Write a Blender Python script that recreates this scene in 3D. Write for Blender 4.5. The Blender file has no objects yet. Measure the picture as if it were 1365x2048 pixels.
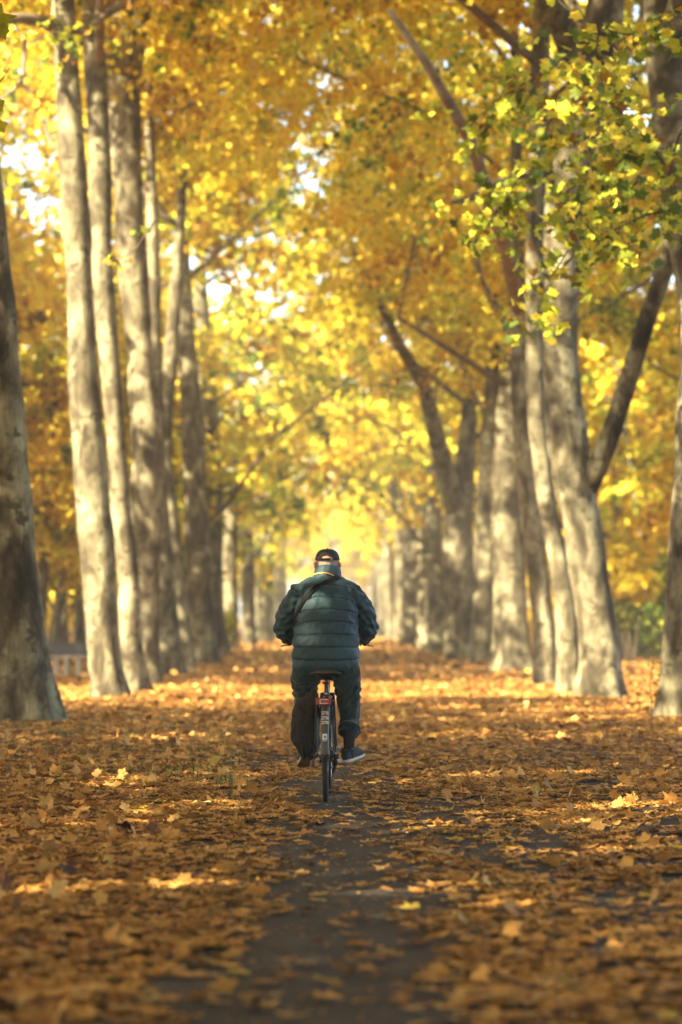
import bpy, bmesh, math, random
import numpy as np
from mathutils import Vector, Matrix, Quaternion
from mathutils.bvhtree import BVHTree

# ------------------------------------------------------------------ camera, sky, sun, exposure
scene = bpy.context.scene
COL = scene.collection
FPX, VX, HY, CAMZ = 5689.0, 655.0, 1237.0, 1.36      # focal length in photo pixels, vanishing point, eye height
cam_data = bpy.data.cameras.new('camera')
cam = bpy.data.objects.new('camera', cam_data)
COL.objects.link(cam)
cam.location = (0, 0, CAMZ)
cam.rotation_euler = (math.radians(90), 0, 0)
cam_data.sensor_width = 36.0
cam_data.lens = 100.0
cam_data.shift_x = (682.5 - VX) / 2048
cam_data.shift_y = (HY - 1024) / 2048
cam_data.clip_start = 0.1
cam_data.clip_end = 6000
cam_data.dof.use_dof = True
cam_data.dof.focus_distance = 21.3
cam_data.dof.aperture_fstop = 1.75
scene.camera = cam

SUN_EL, SUN_AZ = math.radians(31), math.radians(180 + 50)     # azimuth clockwise from +Y
to_sun = Vector((math.cos(SUN_EL) * math.sin(SUN_AZ), math.cos(SUN_EL) * math.cos(SUN_AZ), math.sin(SUN_EL)))
world = bpy.data.worlds.new('World')
scene.world = world
world.use_nodes = True
wn = world.node_tree.nodes
wn.clear()
sky = wn.new('ShaderNodeTexSky')
sky.sky_type = 'NISHITA'
sky.sun_disc = False
sky.sun_elevation = SUN_EL
sky.sun_rotation = SUN_AZ
sky.air_density = 1.0
sky.dust_density = 1.5
bg = wn.new('ShaderNodeBackground')
bg.inputs['Strength'].default_value = 0.088
wo = wn.new('ShaderNodeOutputWorld')
world.node_tree.links.new(sky.outputs[0], bg.inputs[0])
world.node_tree.links.new(bg.outputs[0], wo.inputs[0])

sun_data = bpy.data.lights.new('sun', 'SUN')
sun_data.energy = 5.0
sun_data.angle = math.radians(0.53)
sun_data.color = (1.0, 0.84, 0.56)
sun = bpy.data.objects.new('sun', sun_data)
sun.rotation_euler = to_sun.to_track_quat('Z', 'Y').to_euler()
COL.objects.link(sun)

vs = scene.view_settings
vs.view_transform = 'Standard'
vs.look = 'None'
vs.gamma = 1.0
vs.use_curve_mapping = False
vs.exposure = 2.8
scene.render.engine = 'CYCLES'
cy = scene.cycles
cy.use_denoising = True
cy.max_bounces = 8
cy.diffuse_bounces = 4
cy.glossy_bounces = 3
cy.transmission_bounces = 6
cy.transparent_max_bounces = 8
cy.volume_bounces = 0
cy.sample_clamp_indirect = 6.0
cy.caustics_reflective = False
cy.caustics_refractive = False

NEAR_ROW_Y = (-20, -8, 3, 11, 19, 27.5)
OUTER_ROWS = [
    # x, from, to, step, label, group, colour drift, gain, size
    (-19, -40, 36, 9.5, 'slender tree added to shade the foreground from the left, outside the picture', 'added shade trees left of the camera', (-.1, .1), 1.0, 1.05),  # unseen row, added to keep sun off the foreground
    (-11.5, -36, 22, 8, 'slender outer left tree added to shade the foreground, outside the picture', 'added outer left shade trees near the camera', (-.1, .1), 1.0, 1.08),  # added sun blockers beside the foreground, never in view
    (-11.6, 12, 13, 8, 'broad tree added to shade the cyclist, outside the picture', 'added shade tree beside the cyclist', (-.1, .1), 1.0, 1.3),  # unseen tree added in the sun's way to shade the cyclist
    (-13.5, 32, 37, 8, 'single added shade tree by the nearest left trunk, outside the picture', 'added shade tree by the nearest trunk', (-.2, .0), 1.0, 1.15),  # lone unseen tree added to cast shade, sun gaps left around it
    (-14, 51, 78, 7.5, 'slender tree added to dapple the left trunks, outside the picture', 'added shade trees beside the left trunks', (-.2, .0), 1.0, 1.1),  # unseen row added so its crowns dapple the left trunks
    (-15, 78, 106, 10, 'rusty brown tree behind the bench and the left trunks', 'rusty trees behind the bench', (-.42, -.22), 1.0, 1.35),
    (-12.4, 127, 129, 9, 'tall rusty tree filling the gap between the nearest two left trunks', 'tall rusty tree behind the bench', (-.3, -.2), 1.0, 1.5),
    (-11.5, 190, 280, 12, 'slim rusty tree behind the left row of the avenue', 'trees behind the left row', (-.2, .05), 1.0, .95),
    (-21, 75, 300, 14, 'rusty tree deep in the park on the left', 'trees deep in the left park', (-.35, -.1), 1.0, .95),
    (-33, 84, 330, 15, 'golden tree farther back in the left park', 'trees farthest back on the left', (-.2, .0), 1.0, 1.5),
    (13, 58, 260, 11, 'brown leaved tree behind the right row of the avenue', 'trees behind the right row', (-.25, .0), 1.0, 1.0),
    (21, 75, 300, 13, 'golden brown tree deep in the park on the right', 'trees deep in the right park', (-.2, .05), 1.0, 1.05),
    (31, 95, 330, 15, 'golden tree farther back in the right park', 'trees farthest back on the right', (-.1, .1), 1.0, 1.1),
]
HAZE = 0.0008
RS = np.random.RandomState(7)
random.seed(7)


def pw(px, py, D):
    """Point of the place at distance D seen at photo pixel (px, py)."""
    return Vector(((px - VX) / FPX * D, D, CAMZ - (py - HY) / FPX * D))


# ------------------------------------------------------------------ helpers
def mesh_np(name, V, starts, loops, mat=None, smooth=True, tint=None, mats=None, midx=None):
    me = bpy.data.meshes.new(name)
    V = np.asarray(V, dtype=np.float32)
    me.vertices.add(len(V))
    me.vertices.foreach_set('co', V.ravel())
    me.loops.add(len(loops))
    me.loops.foreach_set('vertex_index', np.asarray(loops, dtype=np.int32))
    me.polygons.add(len(starts))
    me.polygons.foreach_set('loop_start', np.asarray(starts, dtype=np.int32))
    if smooth:
        me.polygons.foreach_set('use_smooth', np.ones(len(starts), dtype=bool))
    for m in (mats or ([mat] if mat else [])):
        me.materials.append(m)
    if midx is not None:
        me.polygons.foreach_set('material_index', np.asarray(midx, dtype=np.int32))
    me.update(calc_edges=True)
    if tint is not None:
        a = me.attributes.new('tint', 'FLOAT', 'FACE')
        a.data.foreach_set('value', np.asarray(tint, dtype=np.float32))
    return me


class MB:
    """Collects verts and faces of one mesh."""
    def __init__(self):
        self.v, self.f, self.m = [], [], []

    def add(self, vs_, fs, mi=0):
        o = len(self.v)
        self.v.extend([tuple(p) for p in vs_])
        self.f.extend([tuple(i + o for i in f) for f in fs])
        self.m.extend([mi] * len(fs))
        return self

    def box(self, c, s, rot=None, mi=0, taper=1.0):
        sx, sy, sz = s[0] / 2, s[1] / 2, s[2] / 2
        P = []
        for z, k in ((-sz, 1.0), (sz, taper)):
            for x, y in ((-sx, -sy), (sx, -sy), (sx, sy), (-sx, sy)):
                p = Vector((x * k, y * k, z))
                if rot is not None:
                    p = rot @ p
                P.append(p + Vector(c))
        return self.add(P, [(3, 2, 1, 0), (4, 5, 6, 7), (0, 1, 5, 4), (1, 2, 6, 5), (2, 3, 7, 6), (3, 0, 4, 7)], mi)

    def chain(self, pts, radii, n=10, mi=0, caps=True, flat=1.0, up=None):
        """Tube of varying radius through pts with domed ends."""
        pts = [Vector(p) for p in pts]
        if not hasattr(radii, '__len__'):
            radii = [radii] * len(pts)
        radii = list(radii)
        if caps:
            d0 = (pts[0] - pts[1]).normalized()
            d1 = (pts[-1] - pts[-2]).normalized()
            r0, r1 = radii[0], radii[-1]
            pre = [(pts[0] + d0 * r0 * math.sin(a), max(r0 * math.cos(a), r0 * .03)) for a in (1.5, 1.05, .55)]
            post = [(pts[-1] + d1 * r1 * math.sin(a), max(r1 * math.cos(a), r1 * .03)) for a in (.55, 1.05, 1.5)]
            pts = [p for p, _ in pre] + pts + [p for p, _ in post]
            radii = [r for _, r in pre] + radii + [r for _, r in post]
        t0 = (pts[1] - pts[0]).normalized()
        u = Vector(up) if up is not None else (Vector((0, 0, 1)) if abs(t0.z) < .9 else Vector((0, 1, 0)))
        V, F = [], []
        for i, p in enumerate(pts):
            a = pts[max(i - 1, 0)]
            b = pts[min(i + 1, len(pts) - 1)]
            t = (b - a)
            t = t.normalized() if t.length > 1e-9 else t0
            u = (u - t * u.dot(t))
            u = u.normalized() if u.length > 1e-6 else t.orthogonal().normalized()
            w = t.cross(u)
            for k in range(n):
                an = 2 * math.pi * k / n
                V.append(p + (w * math.cos(an) + u * math.sin(an) * flat) * radii[i])
        for i in range(len(pts) - 1):
            for k in range(n):
                k2 = (k + 1) % n
                F.append((i * n + k, i * n + k2, (i + 1) * n + k2, (i + 1) * n + k))
        F.append(tuple(range(n - 1, -1, -1)))
        F.append(tuple((len(pts) - 1) * n + k for k in range(n)))
        return self.add(V, F, mi)

    def loft(self, rings, n=28, p=2.0, mi=0):
        """rings: (cx, cy, cz, rx, ry[, tilt about x]) horizontal super-ellipses."""
        V, F = [], []
        for r in rings:
            cx, cyy, cz, rx, ry = r[:5]
            tl = r[5] if len(r) > 5 else 0.0
            for k in range(n):
                a = 2 * math.pi * k / n
                c, s = math.cos(a), math.sin(a)
                x = rx * math.copysign(abs(c) ** (2 / p), c)
                y = ry * math.copysign(abs(s) ** (2 / p), s)
                V.append((cx + x, cyy + y * math.cos(tl), cz + y * math.sin(tl)))
        m = len(rings)
        for i in range(m - 1):
            for k in range(n):
                k2 = (k + 1) % n
                F.append((i * n + k, i * n + k2, (i + 1) * n + k2, (i + 1) * n + k))
        F.append(tuple(range(n - 1, -1, -1)))
        F.append(tuple((m - 1) * n + k for k in range(n)))
        return self.add(V, F, mi)

    def disc(self, c, axis, r, h, n=20, mi=0):
        a = Vector(axis).normalized()
        return self.chain([Vector(c) - a * h / 2, Vector(c) + a * h / 2], [r, r], n=n, mi=mi, caps=False)

    def torus(self, c, axis, R, r, n=48, k=10, mi=0, a0=0.0, a1=2 * math.pi, flat=1.0):
        ax = Vector(axis).normalized()
        e1 = Vector((0, 0, 1)) if abs(ax.z) < .9 else Vector((1, 0, 0))
        e1 = (e1 - ax * e1.dot(ax)).normalized()
        e2 = ax.cross(e1)
        full = abs(a1 - a0 - 2 * math.pi) < 1e-6
        V, F = [], []
        m = n if full else n + 1
        for i in range(m):
            t = a0 + (a1 - a0) * i / n
            d = e1 * math.cos(t) + e2 * math.sin(t)
            for j in range(k):
                q = 2 * math.pi * j / k
                V.append(Vector(c) + d * (R + r * math.cos(q)) + ax * (r * flat * math.sin(q)))
        for i in range(n):
            i2 = (i + 1) % m
            for j in range(k):
                j2 = (j + 1) % k
                F.append((i * k + j, i2 * k + j, i2 * k + j2, i * k + j2))
        if not full:
            F.append(tuple(range(k)))
            F.append(tuple((m - 1) * k + j for j in range(k - 1, -1, -1)))
        return self.add(V, F, mi)

    def mesh(self, name, mats, smooth=True):
        me = bpy.data.meshes.new(name)
        me.from_pydata(self.v, [], self.f)
        for m in (mats if isinstance(mats, (list, tuple)) else [mats]):
            me.materials.append(m)
        me.polygons.foreach_set('material_index', self.m)
        if smooth:
            me.polygons.foreach_set('use_smooth', [True] * len(self.f))
        me.update()
        return me

    def obj(self, name, mats, parent=None, smooth=True, **kw):
        return link(name, self.mesh(name, mats, smooth), parent, **kw)


def link(name, data, parent=None, label=None, cat=None, group=None, kind=None, loc=None):
    o = bpy.data.objects.new(name, data)
    COL.objects.link(o)
    if parent is not None:
        o.parent = parent
    if loc is not None:
        o.location = loc
    tag(o, label, cat, group, kind)
    return o


def tag(o, label=None, cat=None, group=None, kind=None):
    if label:
        o['label'] = label
    if cat:
        o['category'] = cat
    if group:
        o['group'] = group
    if kind:
        o['kind'] = kind
    return o


def smooth_by_angle(o, deg=35):
    me = o.data
    bm = bmesh.new()
    bm.from_mesh(me)
    lim = math.radians(deg)
    for e in bm.edges:
        e.smooth = len(e.link_faces) == 2 and e.calc_face_angle(0) < lim
    bm.to_mesh(me)
    bm.free()
    return o


def bevel(o, w=0.004, seg=2):
    m = o.modifiers.new('edge', 'BEVEL')
    m.width = w
    m.segments = seg
    m.limit_method = 'ANGLE'
    return o


def remesh(mb, voxel, smooth=4):
    """Union of closed shells as one continuous surface; returns verts and faces as arrays."""
    me = mb.mesh('tmp', [])
    o = bpy.data.objects.new('tmp', me)
    COL.objects.link(o)
    r = o.modifiers.new('r', 'REMESH')
    r.mode = 'VOXEL'
    r.voxel_size = voxel
    if smooth:
        s = o.modifiers.new('s', 'SMOOTH')
        s.factor = .5
        s.iterations = smooth
    dg = bpy.context.evaluated_depsgraph_get()
    ev = o.evaluated_get(dg)
    m2 = bpy.data.meshes.new_from_object(ev)
    V = np.zeros(len(m2.vertices) * 3)
    m2.vertices.foreach_get('co', V)
    F = [tuple(p.vertices) for p in m2.polygons]
    N = np.zeros(len(m2.vertices) * 3)
    m2.vertices.foreach_get('normal', N)
    bpy.data.objects.remove(o)
    bpy.data.meshes.remove(me)
    bpy.data.meshes.remove(m2)
    return V.reshape(-1, 3), F, N.reshape(-1, 3)


def vnoise(P, seed=0, octaves=3):
    """Cheap smooth pseudo noise on points (sum of sines), about -1..1."""
    r = np.random.RandomState(seed)
    out = np.zeros(len(P))
    amp, tot = 1.0, 0
    f = 1.0
    for _ in range(octaves):
        acc = 0
        for _k in range(4):
            k = r.normal(size=3)
            k /= np.linalg.norm(k)
            acc = acc + np.sin(P @ k * 6.28 * f * r.uniform(.7, 1.3) + r.uniform(0, 6.28))
        out += amp * acc / 2.2
        tot += amp
        amp *= .55
        f *= 2.0
    return out / tot


# ------------------------------------------------------------------ materials
def new_mat(name):
    m = bpy.data.materials.new(name)
    m.use_nodes = True
    nt = m.node_tree
    nt.nodes.clear()
    return m, nt.nodes, nt.links


def simple(name, col, rough=.5, metal=0.0, bump=0.0, bscale=200.0, var=0.0, vscale=30.0, sheen=0.0, spec=.5, stretch=None):
    m, n, l = new_mat(name)
    b = n.new('ShaderNodeBsdfPrincipled')
    o = n.new('ShaderNodeOutputMaterial')
    l.new(b.outputs[0], o.inputs[0])
    b.inputs['Base Color'].default_value = (*col, 1)
    b.inputs['Roughness'].default_value = rough
    b.inputs['Metallic'].default_value = metal
    b.inputs['Specular IOR Level'].default_value = spec
    b.inputs['Sheen Weight'].default_value = sheen
    tc = n.new('ShaderNodeTexCoord')
    src = tc.outputs['Object']
    if stretch:
        mp = n.new('ShaderNodeMapping')
        mp.inputs['Scale'].default_value = stretch
        l.new(src, mp.inputs[0])
        src = mp.outputs[0]
    if var:
        t = n.new('ShaderNodeTexNoise')
        t.inputs['Scale'].default_value = vscale
        t.inputs['Detail'].default_value = 5
        l.new(src, t.inputs['Vector'])
        mr = n.new('ShaderNodeMapRange')
        mr.inputs[1].default_value = .3
        mr.inputs[2].default_value = .7
        mr.inputs[3].default_value = 1 - var
        mr.inputs[4].default_value = 1 + var
        l.new(t.outputs[0], mr.inputs[0])
        mx = n.new('ShaderNodeVectorMath')
        mx.operation = 'SCALE'
        mx.inputs[0].default_value = col
        l.new(mr.outputs[0], mx.inputs['Scale'])
        l.new(mx.outputs[0], b.inputs['Base Color'])
    if bump:
        t = n.new('ShaderNodeTexNoise')
        t.inputs['Scale'].default_value = bscale
        t.inputs['Detail'].default_value = 4
        l.new(src, t.inputs['Vector'])
        bp = n.new('ShaderNodeBump')
        bp.inputs['Strength'].default_value = bump
        bp.inputs['Distance'].default_value = .01
        l.new(t.outputs[0], bp.inputs['Height'])
        l.new(bp.outputs[0], b.inputs['Normal'])
    return m


def ramp(n, stops):
    r = n.new('ShaderNodeValToRGB')
    el = r.color_ramp.elements
    while len(el) < len(stops):
        el.new(.5)
    for e, (p, c) in zip(el, stops):
        e.position = p
        e.color = (*c, 1)
    return r


LEAF_STOPS = [(0.0, (.17, .080, .014)), (.18, (.38, .20, .02)), (.36, (.64, .41, .03)), (.52, (.82, .61, .040)),
              (.68, (.82, .70, .06)), (.82, (.46, .51, .04)), (1.0, (.10, .16, .02))]  # green end darkened to stand for shade on the shrub


def leaf_material(name, stops, trans=.45, shift=True, use_random=False, gloss=.0):
    """Leaf tissue: each leaf has its own colour (attribute), each tree its own drift (object colour)."""
    m, n, l = new_mat(name)
    o = n.new('ShaderNodeOutputMaterial')
    if use_random:
        oi = n.new('ShaderNodeObjectInfo')
        fac = oi.outputs['Random']
    else:
        at = n.new('ShaderNodeAttribute')
        at.attribute_name = 'tint'
        fac = at.outputs['Fac']
        if shift:
            oi = n.new('ShaderNodeObjectInfo')
            sp = n.new('ShaderNodeSeparateColor')
            l.new(oi.outputs['Color'], sp.inputs[0])
            ma = n.new('ShaderNodeMath')
            ma.operation = 'MULTIPLY_ADD'
            ma.use_clamp = True
            l.new(fac, ma.inputs[0])
            l.new(sp.outputs[1], ma.inputs[1])
            l.new(sp.outputs[0], ma.inputs[2])
            fac = ma.outputs[0]
    r = ramp(n, stops)
    l.new(fac, r.inputs[0])
    tc = n.new('ShaderNodeTexCoord')
    t = n.new('ShaderNodeTexNoise')
    t.inputs['Scale'].default_value = 14
    t.inputs['Detail'].default_value = 3
    l.new(tc.outputs['Object'], t.inputs['Vector'])
    mr = n.new('ShaderNodeMapRange')
    mr.inputs[1].default_value = .3
    mr.inputs[2].default_value = .7
    mr.inputs[3].default_value = .72
    mr.inputs[4].default_value = 1.15
    l.new(t.outputs[0], mr.inputs[0])
    sc = n.new('ShaderNodeVectorMath')
    sc.operation = 'SCALE'
    l.new(r.outputs[0], sc.inputs[0])
    l.new(mr.outputs[0], sc.inputs['Scale'])
    d = n.new('ShaderNodeBsdfPrincipled')
    d.inputs['Roughness'].default_value = .62
    d.inputs['Specular IOR Level'].default_value = .25
    l.new(sc.outputs[0], d.inputs['Base Color'])
    tr = n.new('ShaderNodeBsdfTranslucent')
    l.new(sc.outputs[0], tr.inputs['Color'])
    mx = n.new('ShaderNodeMixShader')
    mx.inputs[0].default_value = trans
    l.new(d.outputs[0], mx.inputs[1])
    l.new(tr.outputs[0], mx.inputs[2])
    l.new(mx.outputs[0], o.inputs[0])
    return m


M_LEAF = leaf_material('autumn_leaf', LEAF_STOPS, .5)
FALLEN_STOPS = [(0, (.060, .026, .011)), (.22, (.21, .102, .030)), (.5, (.52, .265, .064)), (.78, (.68, .39, .105)),
                (.94, (.52, .35, .13)), (1.0, (.58, .42, .06))]
M_FALLEN = leaf_material('fallen_leaf', FALLEN_STOPS, .2, shift=False)
M_FALLEN_ONE = leaf_material('fallen_leaf_single', FALLEN_STOPS, .2, use_random=True)
M_LEAF_ONE = leaf_material('hanging_leaf_single', [(0, (.20, .08, .012)), (.2, (.36, .18, .018)), (.36, (.40, .27, .022)), (.48, (.23, .24, .018)),
                                                   (.75, (.14, .19, .015)), (1, (.06, .10, .014))], .5, use_random=True)  # mixed leaf colours, darkened further in place of shade


def bark_material():
    m, n, l = new_mat('plane_tree_bark')
    o = n.new('ShaderNodeOutputMaterial')
    b = n.new('ShaderNodeBsdfPrincipled')
    b.inputs['Roughness'].default_value = .85
    b.inputs['Specular IOR Level'].default_value = .2
    l.new(b.outputs[0], o.inputs[0])
    tc = n.new('ShaderNodeTexCoord')
    oi = n.new('ShaderNodeObjectInfo')
    ad = n.new('ShaderNodeVectorMath')
    ad.operation = 'ADD'
    sc = n.new('ShaderNodeVectorMath')
    sc.operation = 'SCALE'
    sc.inputs[0].default_value = (13, 7, 29)
    l.new(oi.outputs['Random'], sc.inputs['Scale'])
    l.new(tc.outputs['Object'], ad.inputs[0])
    l.new(sc.outputs[0], ad.inputs[1])
    mp = n.new('ShaderNodeMapping')
    mp.inputs['Scale'].default_value = (1, 1, .5)
    l.new(ad.outputs[0], mp.inputs[0])
    # broad flakes: cream, grey green, olive brown
    t1 = n.new('ShaderNodeTexNoise')
    t1.inputs['Scale'].default_value = 2.6
    t1.inputs['Detail'].default_value = 8
    t1.inputs['Roughness'].default_value = .62
    t1.inputs['Distortion'].default_value = .5
    l.new(mp.outputs[0], t1.inputs['Vector'])
    r1 = ramp(n, [(.34, (.026, .021, .012)), (.43, (.060, .050, .029)), (.5, (.120, .104, .062)), (.57, (.184, .170, .101)), (.67, (.302, .287, .180))])
    l.new(t1.outputs[0], r1.inputs[0])
    # dark scars
    mp2 = n.new('ShaderNodeMapping')
    mp2.inputs['Scale'].default_value = (2.2, 2.2, 2.8)
    l.new(ad.outputs[0], mp2.inputs[0])
    t2 = n.new('ShaderNodeTexNoise')
    t2.inputs['Scale'].default_value = 2.6
    t2.inputs['Detail'].default_value = 6
    l.new(mp2.outputs[0], t2.inputs['Vector'])
    r2 = ramp(n, [(.57, (0, 0, 0)), (.65, (.85, .85, .85))])
    l.new(t2.outputs[0], r2.inputs[0])
    mx = n.new('ShaderNodeMixRGB')
    mx.inputs[2].default_value = (.045, .036, .022, 1)
    l.new(r2.outputs[0], mx.inputs[0])
    l.new(r1.outputs[0], mx.inputs[1])
    # fine vertical grain
    mp3 = n.new('ShaderNodeMapping')
    mp3.inputs['Scale'].default_value = (26, 26, 5)
    l.new(ad.outputs[0], mp3.inputs[0])
    t3 = n.new('ShaderNodeTexNoise')
    t3.inputs['Scale'].default_value = 1
    t3.inputs['Detail'].default_value = 4
    l.new(mp3.outputs[0], t3.inputs['Vector'])
    mr = n.new('ShaderNodeMapRange')
    mr.inputs[1].default_value = .3
    mr.inputs[2].default_value = .7
    mr.inputs[3].default_value = .72
    mr.inputs[4].default_value = 1.16
    l.new(t3.outputs[0], mr.inputs[0])
    s2 = n.new('ShaderNodeVectorMath')
    s2.operation = 'SCALE'
    l.new(mx.outputs[0], s2.inputs[0])
    l.new(mr.outputs[0], s2.inputs['Scale'])
    l.new(s2.outputs[0], b.inputs['Base Color'])
    bp = n.new('ShaderNodeBump')
    bp.inputs['Strength'].default_value = .6
    bp.inputs['Distance'].default_value = .03
    am = n.new('ShaderNodeMath')
    am.operation = 'MULTIPLY_ADD'
    am.inputs[1].default_value = .4
    l.new(t3.outputs[0], am.inputs[0])
    l.new(t1.outputs[0], am.inputs[2])
    l.new(am.outputs[0], bp.inputs['Height'])
    l.new(bp.outputs[0], b.inputs['Normal'])
    return m


M_BARK = bark_material()
M_LIMB = simple('limb_bark', (.13, .105, .07), .9, var=.5, vscale=4, bump=.4, bscale=20)
M_TWIG = simple('twig_bark', (.07, .05, .03), .9, var=.4, vscale=10)


def litter_material(name, path=False):
    """Leaf litter / damp asphalt strewn with litter."""
    m, n, l = new_mat(name)
    o = n.new('ShaderNodeOutputMaterial')
    b = n.new('ShaderNodeBsdfPrincipled')
    b.inputs['Specular IOR Level'].default_value = .25
    l.new(b.outputs[0], o.inputs[0])
    tc = n.new('ShaderNodeTexCoord')
    v = n.new('ShaderNodeTexVoronoi')
    v.inputs['Scale'].default_value = 7.5
    v.inputs['Randomness'].default_value = 1
    nz = n.new('ShaderNodeTexNoise')
    nz.inputs['Scale'].default_value = 9
    l.new(tc.outputs['Object'], nz.inputs['Vector'])
    mixv = n.new('ShaderNodeMixRGB')
    mixv.inputs[0].default_value = .12
    l.new(tc.outputs['Object'], mixv.inputs[1])
    l.new(nz.outputs['Color'], mixv.inputs[2])
    l.new(mixv.outputs[0], v.inputs['Vector'])
    sep = n.new('ShaderNodeSeparateColor')
    l.new(v.outputs['Color'], sep.inputs[0])
    r = ramp(n, [(0, (.05, .022, .01)), (.25, (.14, .055, .018)), (.55, (.30, .125, .032)), (.85, (.44, .20, .05)), (1, (.52, .30, .08))])
    l.new(sep.outputs[0], r.inputs[0])
    ed = ramp(n, [(.25, (1, 1, 1)), (.75, (.35, .3, .28))])
    l.new(v.outputs['Distance'], ed.inputs[0])
    mu = n.new('ShaderNodeMixRGB')
    mu.blend_type = 'MULTIPLY'
    mu.inputs[0].default_value = .8
    l.new(r.outputs[0], mu.inputs[1])
    l.new(ed.outputs[0], mu.inputs[2])
    big = n.new('ShaderNodeTexNoise')
    big.inputs['Scale'].default_value = .5
    big.inputs['Detail'].default_value = 4
    l.new(tc.outputs['Object'], big.inputs['Vector'])
    bp = n.new('ShaderNodeBump')
    bp.inputs['Strength'].default_value = .7
    bp.inputs['Distance'].default_value = .04
    out = mu.outputs[0]
    b.inputs['Roughness'].default_value = .8
    if path:
        asp = n.new('ShaderNodeTexNoise')
        asp.inputs['Scale'].default_value = 160
        asp.inputs['Detail'].default_value = 3
        l.new(tc.outputs['Object'], asp.inputs['Vector'])
        ra = ramp(n, [(.3, (.014, .012, .011)), (.55, (.027, .024, .022)), (.8, (.055, .050, .045))])
        l.new(asp.outputs[0], ra.inputs[0])
        st = n.new('ShaderNodeTexNoise')
        st.inputs['Scale'].default_value = 1.3
        st.inputs['Detail'].default_value = 5
        l.new(tc.outputs['Object'], st.inputs['Vector'])
        rs = ramp(n, [(.3, (.45, .43, .42)), (.5, (.9, .88, .86)), (.7, (1.5, 1.42, 1.34))])
        l.new(st.outputs[0], rs.inputs[0])
        am = n.new('ShaderNodeMixRGB')
        am.blend_type = 'MULTIPLY'
        am.inputs[0].default_value = 1
        l.new(ra.outputs[0], am.inputs[1])
        l.new(rs.outputs[0], am.inputs[2])
        # drifted litter takes over with distance along the avenue
        sx = n.new('ShaderNodeSeparateXYZ')
        l.new(tc.outputs['Object'], sx.inputs[0])
        mr = n.new('ShaderNodeMapRange')
        mr.inputs[1].default_value = 24
        mr.inputs[2].default_value = 42
        l.new(sx.outputs[1], mr.inputs[0])
        ad = n.new('ShaderNodeMath')
        ad.operation = 'ADD'
        l.new(mr.outputs[0], ad.inputs[0])
        l.new(big.outputs[0], ad.inputs[1])
        rf = ramp(n, [(.72, (0, 0, 0)), (.85, (1, 1, 1))])
        l.new(ad.outputs[0], rf.inputs[0])
        fm = n.new('ShaderNodeMixRGB')
        l.new(rf.outputs[0], fm.inputs[0])
        l.new(am.outputs[0], fm.inputs[1])
        l.new(out, fm.inputs[2])
        out = fm.outputs[0]
        l.new(asp.outputs[0], bp.inputs['Height'])
        bp.inputs['Strength'].default_value = .35
        bp.inputs['Distance'].default_value = .006
        b.inputs['Roughness'].default_value = .7
    else:
        l.new(v.outputs['Distance'], bp.inputs['Height'])
    l.new(out, b.inputs['Base Color'])
    l.new(bp.outputs[0], b.inputs['Normal'])
    return m


M_LITTER = litter_material('leaf_litter_soil')
M_PATH = litter_material('damp_asphalt', path=True)
M_JACKET = simple('quilted_nylon', (.0105, .038, .053), .62, bump=.12, bscale=70, sheen=.05, var=.10, vscale=9, spec=.35)
M_TROUSER = simple('dark_cotton', (.0115, .028, .031), .85, bump=.35, bscale=90, var=.25, vscale=14, sheen=.2, spec=.2)
M_SKIN = simple('skin', (.50, .25, .16), .55, var=.15, vscale=25, bump=.1, bscale=120)
M_HAIR = simple('grey_hair', (.36, .29, .235), .7, var=.35, vscale=1, bump=.6, bscale=1, stretch=(420, 420, 60))
M_CAP = simple('black_cap_cloth', (.014, .015, .016), .8, bump=.3, bscale=300, var=.2, vscale=30)
M_BLACK = simple('black_webbing', (.004, .004, .004), .8, spec=.2, bump=.3, bscale=400)
M_BUCKLE = simple('buckle_plastic', (.06, .06, .06), .35)
M_ORANGE = simple('orange_piping', (.72, .33, .03), .6)
M_SOCK = simple('black_sock', (.004, .004, .005), .95, bump=.3, bscale=250)
M_SHOE = simple('navy_shoe_cloth', (.010, .024, .036), .8, bump=.35, bscale=250, var=.25, vscale=30)
M_SOLE = simple('white_rubber', (.46, .45, .41), .6, var=.12, vscale=30)
M_OUTSOLE = simple('tan_outsole', (.20, .13, .07), .8, var=.3, vscale=25)
M_RUBBER = simple('tyre_rubber', (.013, .013, .014), .8, bump=.5, bscale=250, var=.3, vscale=20)
M_CHROME = simple('worn_steel', (.55, .53, .50), .32, metal=1.0, var=.2, vscale=40)
M_FRAME = simple('navy_frame_paint', (.010, .014, .036), .28, spec=.6)
M_GUARD = simple('mudguard_plastic', (.050, .045, .040), .45, var=.25, vscale=12)
M_PRINT = simple('faded_white_print', (.60, .55, .46), .7, var=.15, vscale=120)
M_STICKER = simple('pale_sticker', (.50, .58, .56), .5)
M_RED = simple('red_reflector', (.26, .009, .007), .3, spec=.5)
M_SADDLE = simple('black_saddle_cover', (.022, .020, .016), .42, bump=.2, bscale=80)
M_BAG = simple('black_nylon', (.005, .005, .005), .68, spec=.25, bump=.4, bscale=40, var=.25, vscale=8)
M_FLAP = simple('brown_nylon', (.017, .0125, .009), .8, spec=.25, bump=.4, bscale=40, var=.3, vscale=10)
M_SIDE = simple('grey_green_webbing', (.055, .068, .060), .7, bump=.3, bscale=80, var=.25, vscale=14)
M_GRASS = simple('grass_blade', (.075, .14, .025), .7, var=.4, vscale=4)
M_GREY = simple('shade_dark_grey_stone', (.048, .047, .052), .8, var=.2, vscale=5, bump=.3, bscale=30)  # grey darkened to stand for shade on the backrest
M_PALE = simple('pale_stone', (.30, .27, .22), .8, var=.15, vscale=5, bump=.2, bscale=30)
M_EYE = simple('eye', (.75, .74, .72), .2)

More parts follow.
